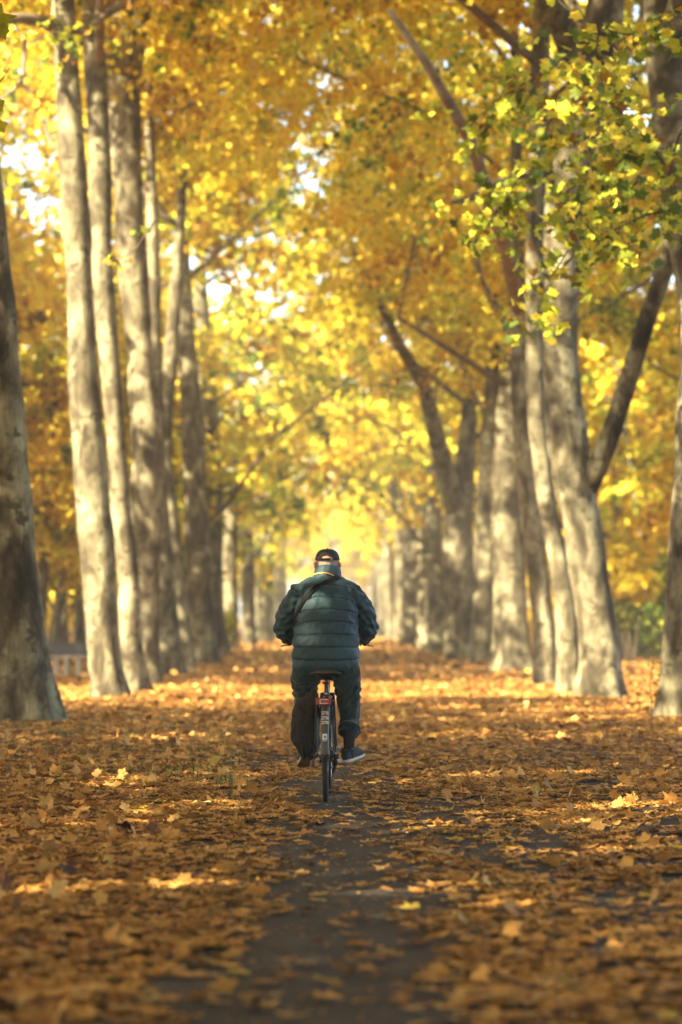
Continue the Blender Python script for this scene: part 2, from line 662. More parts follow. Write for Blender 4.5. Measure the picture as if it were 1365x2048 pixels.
# ------------------------------------------------------------------ ground, path
def sheet(name, x0, x1, y0, y1, z, mat, nx=1, ny=1):
    V, F = [], []
    for j in range(ny + 1):
        for i in range(nx + 1):
            V.append((x0 + (x1 - x0) * i / nx, y0 + (y1 - y0) * j / ny, z))
    for j in range(ny):
        for i in range(nx):
            a = j * (nx + 1) + i
            F.append((a, a + 1, a + nx + 2, a + nx + 1))
    mb = MB().add(V, F)
    return mb.obj(name, mat, kind='structure')


sheet('ground', -1500, 1500, -300, 4500, 0.0, M_LITTER)
sheet('path', -0.95, 2.7, -60, 340, 0.004, M_PATH)

# ------------------------------------------------------------------ leaves
LOBED10 = [(90, 1.0), (64, .60), (38, .92), (12, .56), (-22, .70), (-90, .30), (202, .70), (168, .56), (142, .92), (116, .60)]
LOBED22 = [(90, 1.0), (82, .80), (75, .78), (66, .60), (55, .72), (44, .76), (37, .95), (30, .74), (20, .68), (10, .56), (-6, .60), (-24, .70), (-48, .50),
           (-90, .20), (228, .50), (204, .70), (186, .60), (170, .56), (160, .68), (150, .74), (143, .95), (136, .76), (125, .72), (114, .60), (105, .78), (98, .80)]
HEX = [(90, 1.0), (35, .75), (-30, .7), (-90, .6), (210, .7), (145, .75)]
QUAD = [(90, 1.0), (0, .72), (-90, .8), (180, .72)]


def outline(o):
    a = np.radians([q[0] for q in o])
    r = np.array([q[1] for q in o])
    return np.stack([r * np.cos(a), r * np.sin(a)], 1)


def frames(N, spin):
    """Tangent frames for unit normals N turned by spin."""
    ref = np.where(np.abs(N[:, 2:3]) < .95, np.array([[0., 0., 1.]]), np.array([[1., 0., 0.]]))
    U = np.cross(ref, N)
    U /= np.linalg.norm(U, axis=1, keepdims=True) + 1e-9
    W = np.cross(N, U)
    c, s = np.cos(spin)[:, None], np.sin(spin)[:, None]
    return U * c + W * s, -U * s + W * c


def leaf_cloud(P, N, size, shape, tint, rs, curl=None):
    """Flat or curled leaf faces; returns arrays for mesh_np."""
    n = len(P)
    N = N / (np.linalg.norm(N, axis=1, keepdims=True) + 1e-9)
    U, W = frames(N, rs.uniform(0, 6.283, n))
    O = outline(shape)
    k = len(O)
    jit = rs.uniform(.82, 1.18, (n, k))
    ox = O[None, :, 0] * jit * size[:, None]
    oy = O[None, :, 1] * jit * size[:, None]
    if curl is None:
        V = P[:, None, :] + U[:, None, :] * ox[..., None] + W[:, None, :] * oy[..., None]
        # slight fold along the midrib
        V = V + N[:, None, :] * (np.abs(ox) * rs.uniform(-.1, .45, (n, 1)))[..., None]
        V = V.reshape(-1, 3)
        return V, np.arange(n) * k, np.arange(n * k), tint
    r2 = (ox ** 2 + oy ** 2) / size[:, None]
    h = curl[:, None] * r2 + rs.normal(0, .055, (n, k)) * size[:, None] + np.abs(ox) * rs.uniform(-.12, .28, (n, 1))
    V = P[:, None, :] + U[:, None, :] * ox[..., None] + W[:, None, :] * oy[..., None] + N[:, None, :] * h[..., None]
    V = np.concatenate([P[:, None, :], V], 1)
    i = np.arange(k)
    tri = np.stack([np.zeros(k, int), 1 + i, 1 + (i + 1) % k], 1)
    loops = (np.arange(n)[:, None, None] * (k + 1) + tri[None]).reshape(-1)
    return V.reshape(-1, 3), np.arange(n * k) * 3, loops, np.repeat(tint, k)


def leaf_mesh(name, P, N, size, shape, tint, rs, mat, curl=None):
    V, st, lp, tn = leaf_cloud(P, N, size, shape, tint, rs, curl)
    return mesh_np(name, V, st, lp, mat, smooth=False, tint=tn)


# ------------------------------------------------------------------ crowns
def crown_variant(seed, zlo, zhi, rad, nspray, per, size, shape, spray_r, droop=.35):
    """Leaf mesh and limb mesh round a trunk axis at the local origin."""
    rs = np.random.RandomState(seed)
    zc, hz = (zlo + zhi) / 2, (zhi - zlo) / 2
    C = []
    while len(C) < nspray:
        d = rs.normal(size=3)
        d /= np.linalg.norm(d)
        q = rs.uniform(.15, 1) ** (1 / 2.2)
        bump = 1 + .22 * math.sin(3 * math.atan2(d[1], d[0]) + seed) + .18 * math.sin(5 * d[2] + seed * 2)
        w = rad * (1.0 if d[2] > 0 else 1.05)
        p = np.array([d[0] * w * q * bump, d[1] * w * q * bump, zc + d[2] * hz * q])
        if vnoise(p[None] / 5.0, seed + 3, 2)[0] > -.35:
            C.append(p)
    C = np.array(C)
    n = nspray * per
    idx = np.repeat(np.arange(nspray), per)
    out = C - np.array([0, 0, zc])
    out[:, 2] *= .3
    out /= np.linalg.norm(out, axis=1, keepdims=True) + 1e-6
    nrm = out * .55 + np.array([0, 0, 1.0]) + rs.normal(0, .25, (nspray, 3))
    nrm /= np.linalg.norm(nrm, axis=1, keepdims=True)
    U, W = frames(nrm, rs.uniform(0, 6.28, nspray))
    sr = spray_r * rs.uniform(.6, 1.35, nspray)
    rr = np.sqrt(rs.uniform(0, 1, n)) * sr[idx]
    an = rs.uniform(0, 6.283, n)
    P = C[idx] + U[idx] * (rr * np.cos(an))[:, None] + W[idx] * (rr * np.sin(an) * .75)[:, None] + nrm[idx] * rs.normal(0, .14 * spray_r, n)[:, None]
    P[:, 2] -= droop * rr ** 2 / spray_r
    N = nrm[idx] * .8 + rs.normal(0, .8, (n, 3)) + out[idx] * .3
    base = rs.normal(.53, .19, nspray)
    tint = np.clip(base[idx] + rs.normal(0, .12, n), 0, 1)
    me = leaf_mesh('crown', P, N, size * rs.uniform(.7, 1.25, n), shape, tint, rs, M_LEAF)
    # limbs
    mb = MB()
    nl = 8
    for i in range(nl):
        z0 = zlo - 1.0 + (zhi - zlo) * .72 * i / nl
        a = i * 2.4 + rs.uniform(-.4, .4)
        tgt = C[np.argmax(C[:, 0] * math.cos(a) + C[:, 1] * math.sin(a) - np.abs(C[:, 2] - z0 - 3.0) * .8 + rs.uniform(0, 1.0, nspray))]
        p0 = Vector((0, 0, z0))
        p3 = Vector(tgt)
        mid1 = p0.lerp(p3, .35) + Vector((rs.normal(0, .5), rs.normal(0, .5), .3))
        mid2 = p0.lerp(p3, .7) + Vector((rs.normal(0, .6), rs.normal(0, .6), .6))
        r0 = rs.uniform(.06, .10) * (1 - .45 * i / nl)
        mb.chain([p0, mid1, mid2, p3], [r0, r0 * .72, r0 * .45, r0 * .15], n=6, caps=False)
        # twigs to the neighbouring sprays
        dist = np.linalg.norm(C - np.array(mid2), axis=1)
        for j in np.argsort(dist)[:5]:
            q = Vector(C[j])
            st = mid1.lerp(mid2, rs.uniform(.3, 1))
            mm = st.lerp(q, .5) + Vector((rs.normal(0, .2), rs.normal(0, .2), .15))
            mb.chain([st, mm, q], [r0 * .33, r0 * .2, .012], n=5, caps=False)
    return me, mb.mesh('limbs', M_LIMB)


VN = [crown_variant(11 + i, 8.0, 20, 6.1, 350, 72, .108, LOBED10, .85) for i in range(2)]
VH = [crown_variant(51 + i, 12.2, 22.5, 6.0, 350, 70, .108, LOBED10, .85) for i in range(2)]
VM = [crown_variant(21 + i, 5.4, 20, 6.2, 310, 64, .13, LOBED10, .95) for i in range(2)]
VF = [crown_variant(31 + i, 4.8, 19, 6.2, 195, 44, .165, HEX, 1.1) for i in range(3)]
VL = [crown_variant(61 + i, 6.2, 15.5, 5.2, 72, 44, .165, HEX, 1.1) for i in range(2)]
VS = [crown_variant(41 + i, 3.0, 14, 4.8, 150, 46, .165, HEX, 1.1) for i in range(3)]


# ------------------------------------------------------------------ trunks
def trunk_mesh(path, radii, seed, n=22, sub=5, rough=.045, flare=True):
    """Tapered trunk through path points with buttressed foot and knobbly surface."""
    pts = [np.array(p, float) for p in path]
    r = list(radii)
    # resample
    P, R = [], []
    for i in range(len(pts) - 1):
        for s in range(sub):
            t = s / sub
            P.append(pts[i] * (1 - t) + pts[i + 1] * t)
            R.append(r[i] * (1 - t) + r[i + 1] * t)
    P.append(pts[-1])
    R.append(r[-1])
    P, R = np.array(P), np.array(R)
    # soften the polyline
    for _ in range(3):
        P[1:-1] = .25 * P[:-2] + .5 * P[1:-1] + .25 * P[2:]
        R[1:-1] = .25 * R[:-2] + .5 * R[1:-1] + .25 * R[2:]
    m = len(P)
    an = np.linspace(0, 2 * np.pi, n, endpoint=False)
    rs = np.random.RandomState(seed)
    ph = rs.uniform(0, 6.28, 3)
    h = np.maximum(P[:, 2] - P[0, 2], 0)
    lob = np.exp(-h / .55)[:, None] * (.21 * np.sin(5 * an + ph[0]) + .12 * np.sin(3 * an + ph[1]))[None] if flare else 0
    X = P[:, None, 0] + np.cos(an)[None] * R[:, None]
    Y = P[:, None, 1] + np.sin(an)[None] * R[:, None]
    Z = np.repeat(P[:, 2:3], n, 1)
    Q = np.stack([X, Y, Z * .6], -1).reshape(-1, 3)
    dn = (vnoise(Q * 1.3, seed, 3) * rough * 1.6 + vnoise(Q * 4.5, seed + 1, 2) * rough * .5).reshape(m, n)
    k = 1 + lob + dn
    X = P[:, None, 0] + np.cos(an)[None] * R[:, None] * k
    Y = P[:, None, 1] + np.sin(an)[None] * R[:, None] * k
    V = np.stack([X, Y, Z], -1).reshape(-1, 3)
    F = []
    i, j = np.meshgrid(np.arange(m - 1), np.arange(n), indexing='ij')
    j2 = (j + 1) % n
    quads = np.stack([i * n + j, i * n + j2, (i + 1) * n + j2, (i + 1) * n + j], -1).reshape(-1, 4)
    starts = np.arange(len(quads)) * 4
    loops = quads.reshape(-1)
    starts = np.append(starts, len(loops))
    loops = np.append(loops, np.arange((m - 1) * n, m * n))
    return mesh_np('trunk', V, starts, loops, M_BARK)


def tree(label, variant, path, radii, seed, group, shift=0.0, scale=1.0, cax=None, cat='tree', cs=(1, 1, 1), limbs=True, bough=None, gain=1.0):
    base = Vector((path[0][0], path[0][1], 0))
    t = link('plane_tree', None, None, label, cat, group, loc=base)
    t.empty_display_size = .3
    loc = [(p[0] - base.x, p[1] - base.y, p[2]) for p in path]
    link('trunk', trunk_mesh(loc, radii, seed), t)
    rs = random.Random(seed)
    cme, lme = variant
    zref = 10.0
    if cax is None:
        # axis of the crown: where the trunk stands at ten metres
        zs = [p[2] for p in loc]
        cx = np.interp(zref, zs, [p[0] for p in loc])
        cyy = np.interp(zref, zs, [p[1] for p in loc])
    else:
        cx, cyy = cax
    a = rs.uniform(0, 6.28)
    for nm, dat, on in (('crown', cme, True), ('limbs', lme, limbs)):
        if not on:
            continue
        c = link(nm, dat, t)
        c.location = (cx, cyy, 0)
        c.rotation_euler = (0, 0, a if cs[0] == cs[1] else (a > 3.14) * math.pi)
        c.scale = (scale * cs[0], scale * cs[1], scale * cs[2])
        c.color = (shift, gain, 0, 1)
        c['kind'] = 'stuff'
    for b in bough or []:
        mb = MB()
        mb.chain([Vector(q) - base for q in b[0]], b[1], n=10, caps=False)
        link('bough', mb.mesh('bough', M_BARK if b[2] else M_LIMB), t)
    return t


def pix_path(D, rows, top=None):
    """Trunk given as (photo y, centre x, half width) at distance D."""
    P, R = [], []
    for (py, cx, hw) in rows:
        q = pw(cx, py, D)
        P.append((q.x, q.y, q.z))
        R.append(hw / FPX * D)
    P[0] = (P[0][0], P[0][1], -0.06)
    dx = P[-1][0] - P[-2][0]
    dz = P[-1][2] - P[-2][2]
    zt = top or 15.5
    if P[-1][2] < zt:
        k = (zt - P[-1][2]) / dz
        P.append((P[-1][0] + dx * k * .6, P[-1][1], zt))
        R.append(R[-1] * .45)
    return P, R


LEFT = 'plane trees in the left row of the avenue'
RIGHT = 'plane trees in the right row of the avenue'
near_trees = [
    # label, D, rows, variant, group, colour drift
    ('thick plane trunk cut by the left picture edge, nearest tree of the left row', 36.3,
     [(1450, 40, 88), (1410, 42, 76), (1360, 40, 66), (1300, 38, 58), (1150, 22, 53), (1000, 14, 50), (850, 4, 49), (650, -14, 48), (400, -38, 46), (0, -75, 42)], VH[0], LEFT, -.04),
    ('pale sunlit plane trunk leaning outward, second of the left row beside the grey bench', 48,
     [(1398, 224, 42), (1375, 220, 36), (1340, 212, 33), (1260, 205, 33), (1150, 198, 34), (1000, 185, 36), (900, 178, 33), (800, 170, 32), (700, 164, 28), (600, 160, 26),
      (500, 157, 27), (440, 151, 31), (400, 150, 29), (300, 142, 27), (200, 139, 26), (100, 130, 25), (0, 126, 22)], VH[1], LEFT, -.04),
    ('slim plane trunk standing close behind the sunlit leaning trunk', 51,
     [(1391, 272, 34), (1360, 268, 27), (1300, 262, 23), (1150, 257, 21), (1000, 239, 19), (800, 227, 19), (650, 212, 23), (500, 203, 21), (300, 200, 23), (100, 188, 22), (0, 182, 21)], VH[0], LEFT, -.06),
    ('broad shaded plane trunk widening into a fork at the top, fourth of the left row', 57,
     [(1373, 294, 32), (1300, 294, 26), (1200, 293, 27), (1000, 293, 33), (900, 297, 32), (800, 288, 31), (700, 280, 26), (550, 267, 31), (400, 259, 28), (200, 246, 36), (0, 238, 36)], VH[1], LEFT, -.03),
    ('thin straight plane trunk with a dark right side, between the broad and the bent trunk', 67,
     [(1353, 340, 35), (1320, 338, 30), (1250, 333, 25), (1100, 325, 19), (950, 318, 15), (700, 310, 14), (500, 308, 13), (300, 300, 10)], VH[0], LEFT, -.05),
    ('light plane trunk bending left then right, sixth of the left row', 71,
     [(1346, 372, 26), (1310, 368, 21), (1250, 363, 19), (1150, 352, 19), (1000, 336, 18), (930, 329, 16), (860, 330, 14), (700, 343, 14), (600, 350, 13), (450, 362, 10)], VH[1], LEFT, .06),
    ('dark plane trunk standing alone at the inner end of the left group', 83,
     [(1329, 410, 33), (1290, 406, 28), (1150, 398, 27), (1000, 392, 25), (850, 386, 23), (700, 374, 19), (600, 368, 18), (500, 362, 17), (440, 366, 15), (300, 385, 11), (100, 424, 9), (0, 428, 8)], VH[0], LEFT, .03),
    ('plane trunk cut by the right picture edge with a leafy sapling at its foot', 38.7,
     [(1437, 1370, 66), (1410, 1367, 56), (1370, 1368, 49), (1300, 1372, 47), (1200, 1378, 46), (1000, 1391, 46), (850, 1397, 46), (700, 1408, 45), (550, 1397, 45), (400, 1366, 44),
      (300, 1353, 42), (200, 1341, 40), (100, 1328, 40), (0, 1315, 38)], VH[1], RIGHT, .10),
    ('massive leaning plane trunk with a big side bough, in front of the dark shrub', 48,
     [(1399, 1203, 54), (1370, 1202, 47), (1320, 1200, 43), (1250, 1196, 39), (1150, 1178, 39), (1050, 1166, 39), (1000, 1155, 40), (900, 1137, 42), (800, 1128, 38), (700, 1122, 35),
      (600, 1122, 33), (500, 1124, 36), (400, 1126, 38), (250, 1165, 38), (150, 1190, 42), (0, 1215, 38)], VH[0], RIGHT, .10),
    ('slim half sunlit plane trunk pressed against the massive leaning trunk', 50.5,
     [(1389, 1140, 30), (1350, 1138, 24), (1200, 1130, 20), (1100, 1114, 19), (1000, 1092, 18), (900, 1079, 18), (800, 1070, 18), (600, 1070, 18), (400, 1071, 19), (200, 1080, 20), (0, 1085, 18)], VH[1], RIGHT, .06),
    ('narrow curved plane trunk, third from the massive leaning trunk on the right', 58,
     [(1369, 1092, 30), (1330, 1090, 24), (1250, 1087, 22), (1100, 1072, 20), (1000, 1056, 20), (800, 1040, 18), (600, 1036, 15)], VN[0], RIGHT, .05),
    ('wide dappled plane trunk in the middle of the right group', 71.5,
     [(1346, 1030, 48), (1310, 1027, 40), (1250, 1022, 35), (1100, 1018, 33), (1000, 1013, 31), (800, 1020, 26), (700, 1030, 22), (600, 1038, 20), (400, 1040, 16)], VN[1], RIGHT, .08),
    ('dark narrow plane trunk left of the wide dappled trunk', 83,
     [(1331, 970, 29), (1280, 969, 23), (1000, 971, 19), (800, 984, 16), (600, 986, 13)], VN[0], RIGHT, .02),
    ('forked plane trunk sending one bough up to the left, sixth of the right row', 91,
     [(1323, 928, 40), (1280, 924, 33), (1200, 921, 31), (1050, 916, 30), (950, 925, 24), (900, 934, 19), (800, 940, 14), (650, 945, 11)], VN[1], RIGHT, .04),
    ('plane trunk with a bright patch at its foot, left of the forked trunk', 112,
     [(1306, 876, 24), (1270, 874, 19), (1150, 872, 17), (1000, 868, 15), (850, 866, 13)], VF[0], RIGHT, .05),
    ('pale plane trunk with a leaning bough, farthest trunk that stands out on the right', 138,
     [(1293, 828, 29), (1260, 826, 23), (1150, 824, 19), (1060, 826, 16), (900, 832, 13)], VL[1], RIGHT, .06),
    ('dark plane trunk standing alone left of the cyclist by the path edge', 142,
     [(1291, 499, 17), (1250, 498, 14), (1100, 496, 13), (900, 492, 10)], VF[2], LEFT, .22),
]
boughs = {
    'massive leaning': [([pw(1170, 985, 48), pw(1195, 935, 47.8), pw(1225, 860, 47.5), pw(1262, 745, 47), pw(1300, 620, 46.5), pw(1335, 530, 46), pw(1350, 440, 45.5), pw(1345, 300, 45)],
                         [.20, .19, .17, .16, .15, .14, .12, .08], True),
                        ([pw(1180, 215, 48), pw(1150, 110, 47.6), pw(1105, 10, 47), pw(1060, -110, 46)], [.26, .24, .21, .15], True),
                        ([pw(1105, 345, 48), pw(1040, 350, 47), pw(985, 372, 46), pw(940, 398, 45), pw(905, 405, 44)], [.10, .08, .07, .05, .03], False)],
    'forked plane': [([pw(918, 1040, 91), pw(880, 900, 90), pw(848, 770, 86), pw(800, 690, 80), pw(748, 580, 76), pw(705, 500, 74)], [.36, .29, .22, .16, .10, .05], True)],
    'farthest trunk that stands out': [([pw(822, 1080, 138), pw(790, 980, 138), pw(755, 890, 137), pw(700, 810, 136)], [.5, .36, .25, .12], True)],
    'narrow curved': [([pw(1040, 620, 58), pw(1012, 490, 54), pw(978, 400, 50.5), pw(957, 330, 48.5), pw(930, 260, 47.5), pw(855, 130, 46.5), pw(780, 20, 46)], [.16, .17, .15, .12, .10, .08, .05], False)],
    'inner end of the left': [([pw(366, 450, 83), pw(372, 330, 83), pw(395, 230, 82.5), pw(440, 120, 82), pw(470, 30, 82)], [.14, .15, .13, .10, .06], False),
                              ([pw(362, 465, 83), pw(330, 445, 82.5), pw(285, 452, 82)], [.07, .05, .03], False)],
    'second of the left row': [([pw(125, 60, 48), pw(85, 42, 47.6), pw(40, 36, 47.2), pw(-30, 44, 46.8)], [.14, .11, .09, .06], False),
                               ([pw(50, 80, 47.4), pw(48, 150, 47), pw(30, 180, 46.8), pw(0, 200, 46.5)], [.04, .04, .03, .02], False)],
    'broad shaded': [([pw(262, 160, 57), pw(280, 60, 57), pw(300, -60, 56)], [.2, .17, .14], True)],
    'right picture edge with': [([pw(1330, 150, 38.7), pw(1350, 50, 38.5), pw(1375, -60, 38)], [.2, .17, .14], True)],
}
TREES = {}
for i, (label, D, rows, var, grp, sh) in enumerate(near_trees):
    P, R = pix_path(D, rows)
    bs = None
    for k in boughs:
        if k in label:
            bs = boughs[k]
    TREES[label] = tree(label, var, P, R, 200 + i, grp, shift=sh, bough=bs, scale=1.0, limbs='broad shaded' not in label)


def generic_path(x, y, r, rs, lean=.35, top=15.5):
    dx, dy = rs.uniform(-lean, lean), rs.uniform(-lean, lean)
    zs = [-.06, .25, .7, 1.6, 3.5, 6, 9, 12, top]
    rr = [1.45, 1.2, 1.06, 1.0, .93, .85, .74, .6, .3]
    P, R = [], []
    w1, w2 = rs.uniform(0, 6.28), rs.uniform(0, 6.28)
    for z, q in zip(zs, rr):
        t = max(z, 0) / top
        P.append((x + dx * 4 * t + .12 * math.sin(w1 + z * .5) * min(1, t * 6), y + dy * 4 * t + .12 * math.sin(w2 + z * .45) * min(1, t * 6), z))
        R.append(r * q)
    return P, R


rsg = random.Random(5)
# rows continuing beside and behind the camera (they shade the foreground)
for x, grp, lab in ((-3.9, LEFT, 'plane tree of the left row beside the foreground, outside the picture'), (4.9, RIGHT, 'plane tree of the right row beside the foreground, outside the picture')):
    for y in NEAR_ROW_Y:
        P, R = generic_path(x + rsg.uniform(-.3, .3), y, .33, rsg, lean=.35 if y < 12 else .04)
        tree(lab, (VN if y > 20 else VM)[rsg.randrange(2)], P, R, rsg.randrange(9999), grp + ' near the camera', shift=rsg.uniform(-.05, .1))
# far ends of both rows
rsg = random.Random(61)
for side, x, grp, lab, y0 in ((-1, -3.9, LEFT, 'blurred pale plane tree far down the left row', 100), (1, 4.6, RIGHT, 'blurred pale plane tree far down the right row', 122)):
    y = y0
    while y < (265 if side < 0 else 285):
        if not (side < 0 and 128 < y < 150) and not (side > 0 and 124 < y < 158):
            P, R = generic_path(x + rsg.uniform(-.45, .45), y + rsg.uniform(-1, 1), rsg.uniform(.3, .42), rsg)
            tree(lab, VL[rsg.randrange(2)] if (side < 0 and y > 125) or y > 140 else VF[rsg.randrange(3)], P, R, rsg.randrange(9999), 'far plane trees of the ' + ('left' if side < 0 else 'right') + ' row',
                 shift=(rsg.uniform(.02, .2) if side < 0 and y < 200 else rsg.uniform(.02, .14)), scale=1.15 if y < 125 else 1.0, cs=(.72, .9, rsg.uniform(.9, 1.05)) if y > 170 else (1, 1, 1))
        y += rsg.uniform(17, 24) if side < 0 else rsg.uniform(9, 11.5)
# outer rows, near left ones added for shade, and the park behind them
for (x, ya, yb, st, lab, grp, shr, grr, sz) in OUTER_ROWS:
    y = ya
    rsg = random.Random(int(abs(x) * 10 + abs(ya) * 7))
    while y < yb:
        P, R = generic_path(x + rsg.uniform(-1.6, 1.6), y + rsg.uniform(-2, 2), rsg.uniform(.16, .26), rsg, lean=.5, top=13)
        tree(lab, VS[rsg.randrange(3)], P, R, rsg.randrange(9999), grp, shift=rsg.uniform(*shr), scale=sz * rsg.uniform(.9, 1.1), gain=grr)
        y += st * rsg.uniform(.8, 1.25)
rsg = random.Random(9)
P, R = generic_path(-9.6, 88, .22, rsg, lean=.1, top=15)
tree('tall rusty tree directly behind the nearest left trunk and the bench', VF[1], P, R, 77, 'rusty tree by the bench', shift=-.22, scale=1.12)
# the avenue is closed by more trees at its far end
for i, x in enumerate((-24, -17, -11, -5.5, -1, 3.5, 8, 13, 19, 26)):
    P, R = generic_path(x, 325 + rsg.uniform(-8, 8), .35, rsg)
    tree('yellow tree closing the far end of the avenue', VS[rsg.randrange(3)], P, R, rsg.randrange(9999), 'yellow trees at the end of the avenue', shift=rsg.uniform(.08, .18), scale=1.15)
# low green yellow trees inside the left row
for i, (x, y) in enumerate(((-6.3, 108), (-5.6, 128), (-6.0, 152))):
    P, R = generic_path(x, y, .16, rsg, top=11)
    tree(('low green and yellow tree beyond the dark end trunk of the left group', 'second low green yellow tree farther down the left row', 'third low green yellow tree, farthest down the left row')[i],
         VS[i], P, R, 800 + i, 'low green trees of the left row', shift=.2, scale=.75)
# slim pale stems behind the bench
for i, (px0, px1, D, lab) in enumerate(((78, 98, 84, 'slim pale stem leaning right behind the bench, nearest the thick left trunk'), (104, 152, 88, 'slim pale stem leaning strongly right behind the bench'),
                                        (128, 118, 95, 'thin upright stem behind the middle of the bench'), (160, 150, 100, 'short bright stem behind the bench beside the sunlit trunk'))):
    a, b_ = pw(px0, 1300, D), pw(px1, 1000, D)
    P = [(a.x, D, -.05), (a.x, D, .6), (a.x * .5 + b_.x * .5, D, (b_.z) * .55), (b_.x, D, b_.z), (b_.x + (b_.x - a.x) * .8, D, 9.0)]
    tree(lab, VS[i % 3], P, [.24, .17, .14, .12, .06], 700 + i, 'slim stems behind the bench', shift=.05, scale=.7)

# ------------------------------------------------------------------ bicycle
BIKE_AT = Vector((-0.012, 21.14, 0.004))
BIKE_YAW = math.radians(-.9)
RT = Matrix.Translation(BIKE_AT) @ Matrix.Rotation(BIKE_YAW, 4, 'Z')
RTI = RT.inverted()


def loc_of(px, py, y):
    """Local point of the bicycle frame at local depth y seen at a photo pixel."""
    return RTI @ pw(px, py, BIKE_AT.y + y)


bike = link('bicycle', None, None, 'dark city bicycle with black mudguards and a red rear reflector, ridden along the path', 'bicycle')
bike.empty_display_size = .2
bike.matrix_world = RT
RW, WB = .352, 1.07
HUB = Vector((0, 0, RW))
FHUB = Vector((.012, WB, RW))


def wheel(name, hub, steer):
    w = link(name, None, bike)
    w.location = hub
    w.rotation_euler = (0, 0, steer)
    mb = MB().torus((0, 0, 0), (1, 0, 0), RW - .021, .021, n=64, k=12)
    for i in range(90):                                  # tread blocks
        a = 2 * math.pi * i / 90
        for sx in (-.010, .0, .010):
            mb.box((sx, (RW - .0015) * math.cos(a + sx * 3), (RW - .0015) * math.sin(a + sx * 3)), (.0065, .0085, .006), Matrix.Rotation(a - math.pi / 2, 3, 'X'))
    mb.obj('tyre', M_RUBBER, w)
    MB().torus((0, 0, 0), (1, 0, 0), RW - .047, .009, n=64, k=8, flat=1.3).obj('rim', M_CHROME, w)
    mb = MB()
    for i in range(32):
        a = 2 * math.pi * i / 32
        sx = .028 if i % 2 else -.028
        off = .5 if (i // 2) % 2 else -.5
        p = Vector((sx, .02 * math.cos(a + off), .02 * math.sin(a + off)))
        q = Vector((0, (RW - .05) * math.cos(a), (RW - .05) * math.sin(a)))
        mb.chain([p, q], .0012, n=5, caps=False)
    o = mb.obj('spokes', M_CHROME, w)
    o['kind'] = 'stuff'
    mb = MB().chain([(-.045, 0, 0), (.045, 0, 0)], .016, n=12).disc((-.03, 0, 0), (1, 0, 0), .027, .005).disc((.03, 0, 0), (1, 0, 0), .027, .005)
    mb.chain([(-.075, 0, 0), (.075, 0, 0)], .006, n=8).disc((-.068, 0, 0), (1, 0, 0), .011, .010, n=6).disc((.068, 0, 0), (1, 0, 0), .011, .010, n=6)
    mb.obj('hub', M_CHROME, w)
    return w


wheel('rear_wheel', HUB, 0)
wheel('front_wheel', FHUB, math.radians(-.5))

BB = Vector((0, .45, .285))
ST = Vector((0, .285, .79))
HT, HB = Vector((0, .835, .97)), Vector((0, .885, .80))
mb = MB()
mb.chain([BB, ST], .016, n=12)
mb.chain([BB, HB + Vector((0, -.01, .02))], .018, n=12)
mb.chain([BB.lerp(ST, .82), HT + Vector((0, .005, -.03))], .015, n=12)
mb.chain([HB, HT], .019, n=12)
mb.chain([BB + Vector((-.035, 0, 0)), BB + Vector((.035, 0, 0))], .021, n=12)
for s in (-1, 1):
    mb.chain([BB + Vector((s * .03, -.02, 0)), Vector((s * .042, .25, .31)), Vector((s * .066, 0, RW))], [.011, .010, .009], n=10)
    mb.chain([ST + Vector((s * .012, 0, -.03)), Vector((s * .040, .20, .69)), Vector((s * .060, .09, .52)), Vector((s * .066, 0, RW))], [.009, .009, .009, .009], n=10)
    mb.box((s * .067, 0, RW), (.006, .05, .045))
mb.obj('frame', M_FRAME, bike)
mb = MB()
fo = HB + Vector((0, .008, -.03))
mb.chain([fo + Vector((-.045, 0, 0)), fo + Vector((.045, 0, 0))], .014, n=10)
for s in (-1, 1):
    mb.chain([fo + Vector((s * .045, 0, 0)), Vector((s * .050 + .006, .99, .52)), Vector((s * .052 + .012, WB, RW))], [.013, .011, .009], n=10)
mb.obj('fork', M_FRAME, bike)
# seat post and saddle
mb = MB().chain([ST + Vector((0, .005, -.02)), Vector((0, .245, .905))], .0135, n=12).disc(ST, (0, -.33, 1), .0205, .03)
mb.chain([(-.021, .265, .775), (.021, .265, .775)], .006, n=8).chain([(.021, .268, .775), (.045, .225, .770)], .005, n=8)
mb.obj('seat_post', M_CHROME, bike)
mb = MB()
mb.chain([(0, .235, .91), (0, .245, .925)], .02, n=10)
for s in (-1, 1):
    mb.chain([(s * .022, .13, .935), (s * .022, .22, .918), (s * .02, .31, .922), (s * .01, .40, .942)], .004, n=6)
    mb.chain([(s * .055, .125, .90), (s * .055, .125, .945)], .012, n=10)
mb.box((0, .225, .905), (.05, .02, .012))
mb.obj('saddle_clamp', M_RUBBER, bike)
V, F = [], []
NS, NK = 14, 18
for i in range(NS + 1):
    t = i / NS
    y = .066 + .32 * t
    hw = (.107 * math.cos(min(1, t / .62) * 1.35) ** .8 + .018) * (1 if t < .93 else .7) * (.82 + .18 * min(1, t * 9))
    zc_ = .952 + .012 * (1 - t) ** 2 - .010 * math.sin(t * 3.1)
    th = .028 if t > .04 else .018
    for k in range(NK):
        a = 2 * math.pi * k / NK
        c, s_ = math.cos(a), math.sin(a)
        dz = th * (.55 * s_ if s_ > 0 else 1.0 * s_)
        V.append((hw * math.copysign(abs(c) ** .75, c), y, zc_ + dz - .016 * abs(c) ** 3))
for i in range(NS):
    for k in range(NK):
        k2 = (k + 1) % NK
        F.append((i * NK + k, (i + 1) * NK + k, (i + 1) * NK + k2, i * NK + k2))
F.append(tuple(range(NK)))
F.append(tuple(NS * NK + k for k in range(NK - 1, -1, -1)))
MB().add(V, F).obj('saddle', M_SADDLE, bike)
mb = MB().chain([(-.016, .205, .872), (.016, .205, .872)], .011, n=8)
mb.obj('saddle_reflector', M_RED, bike)
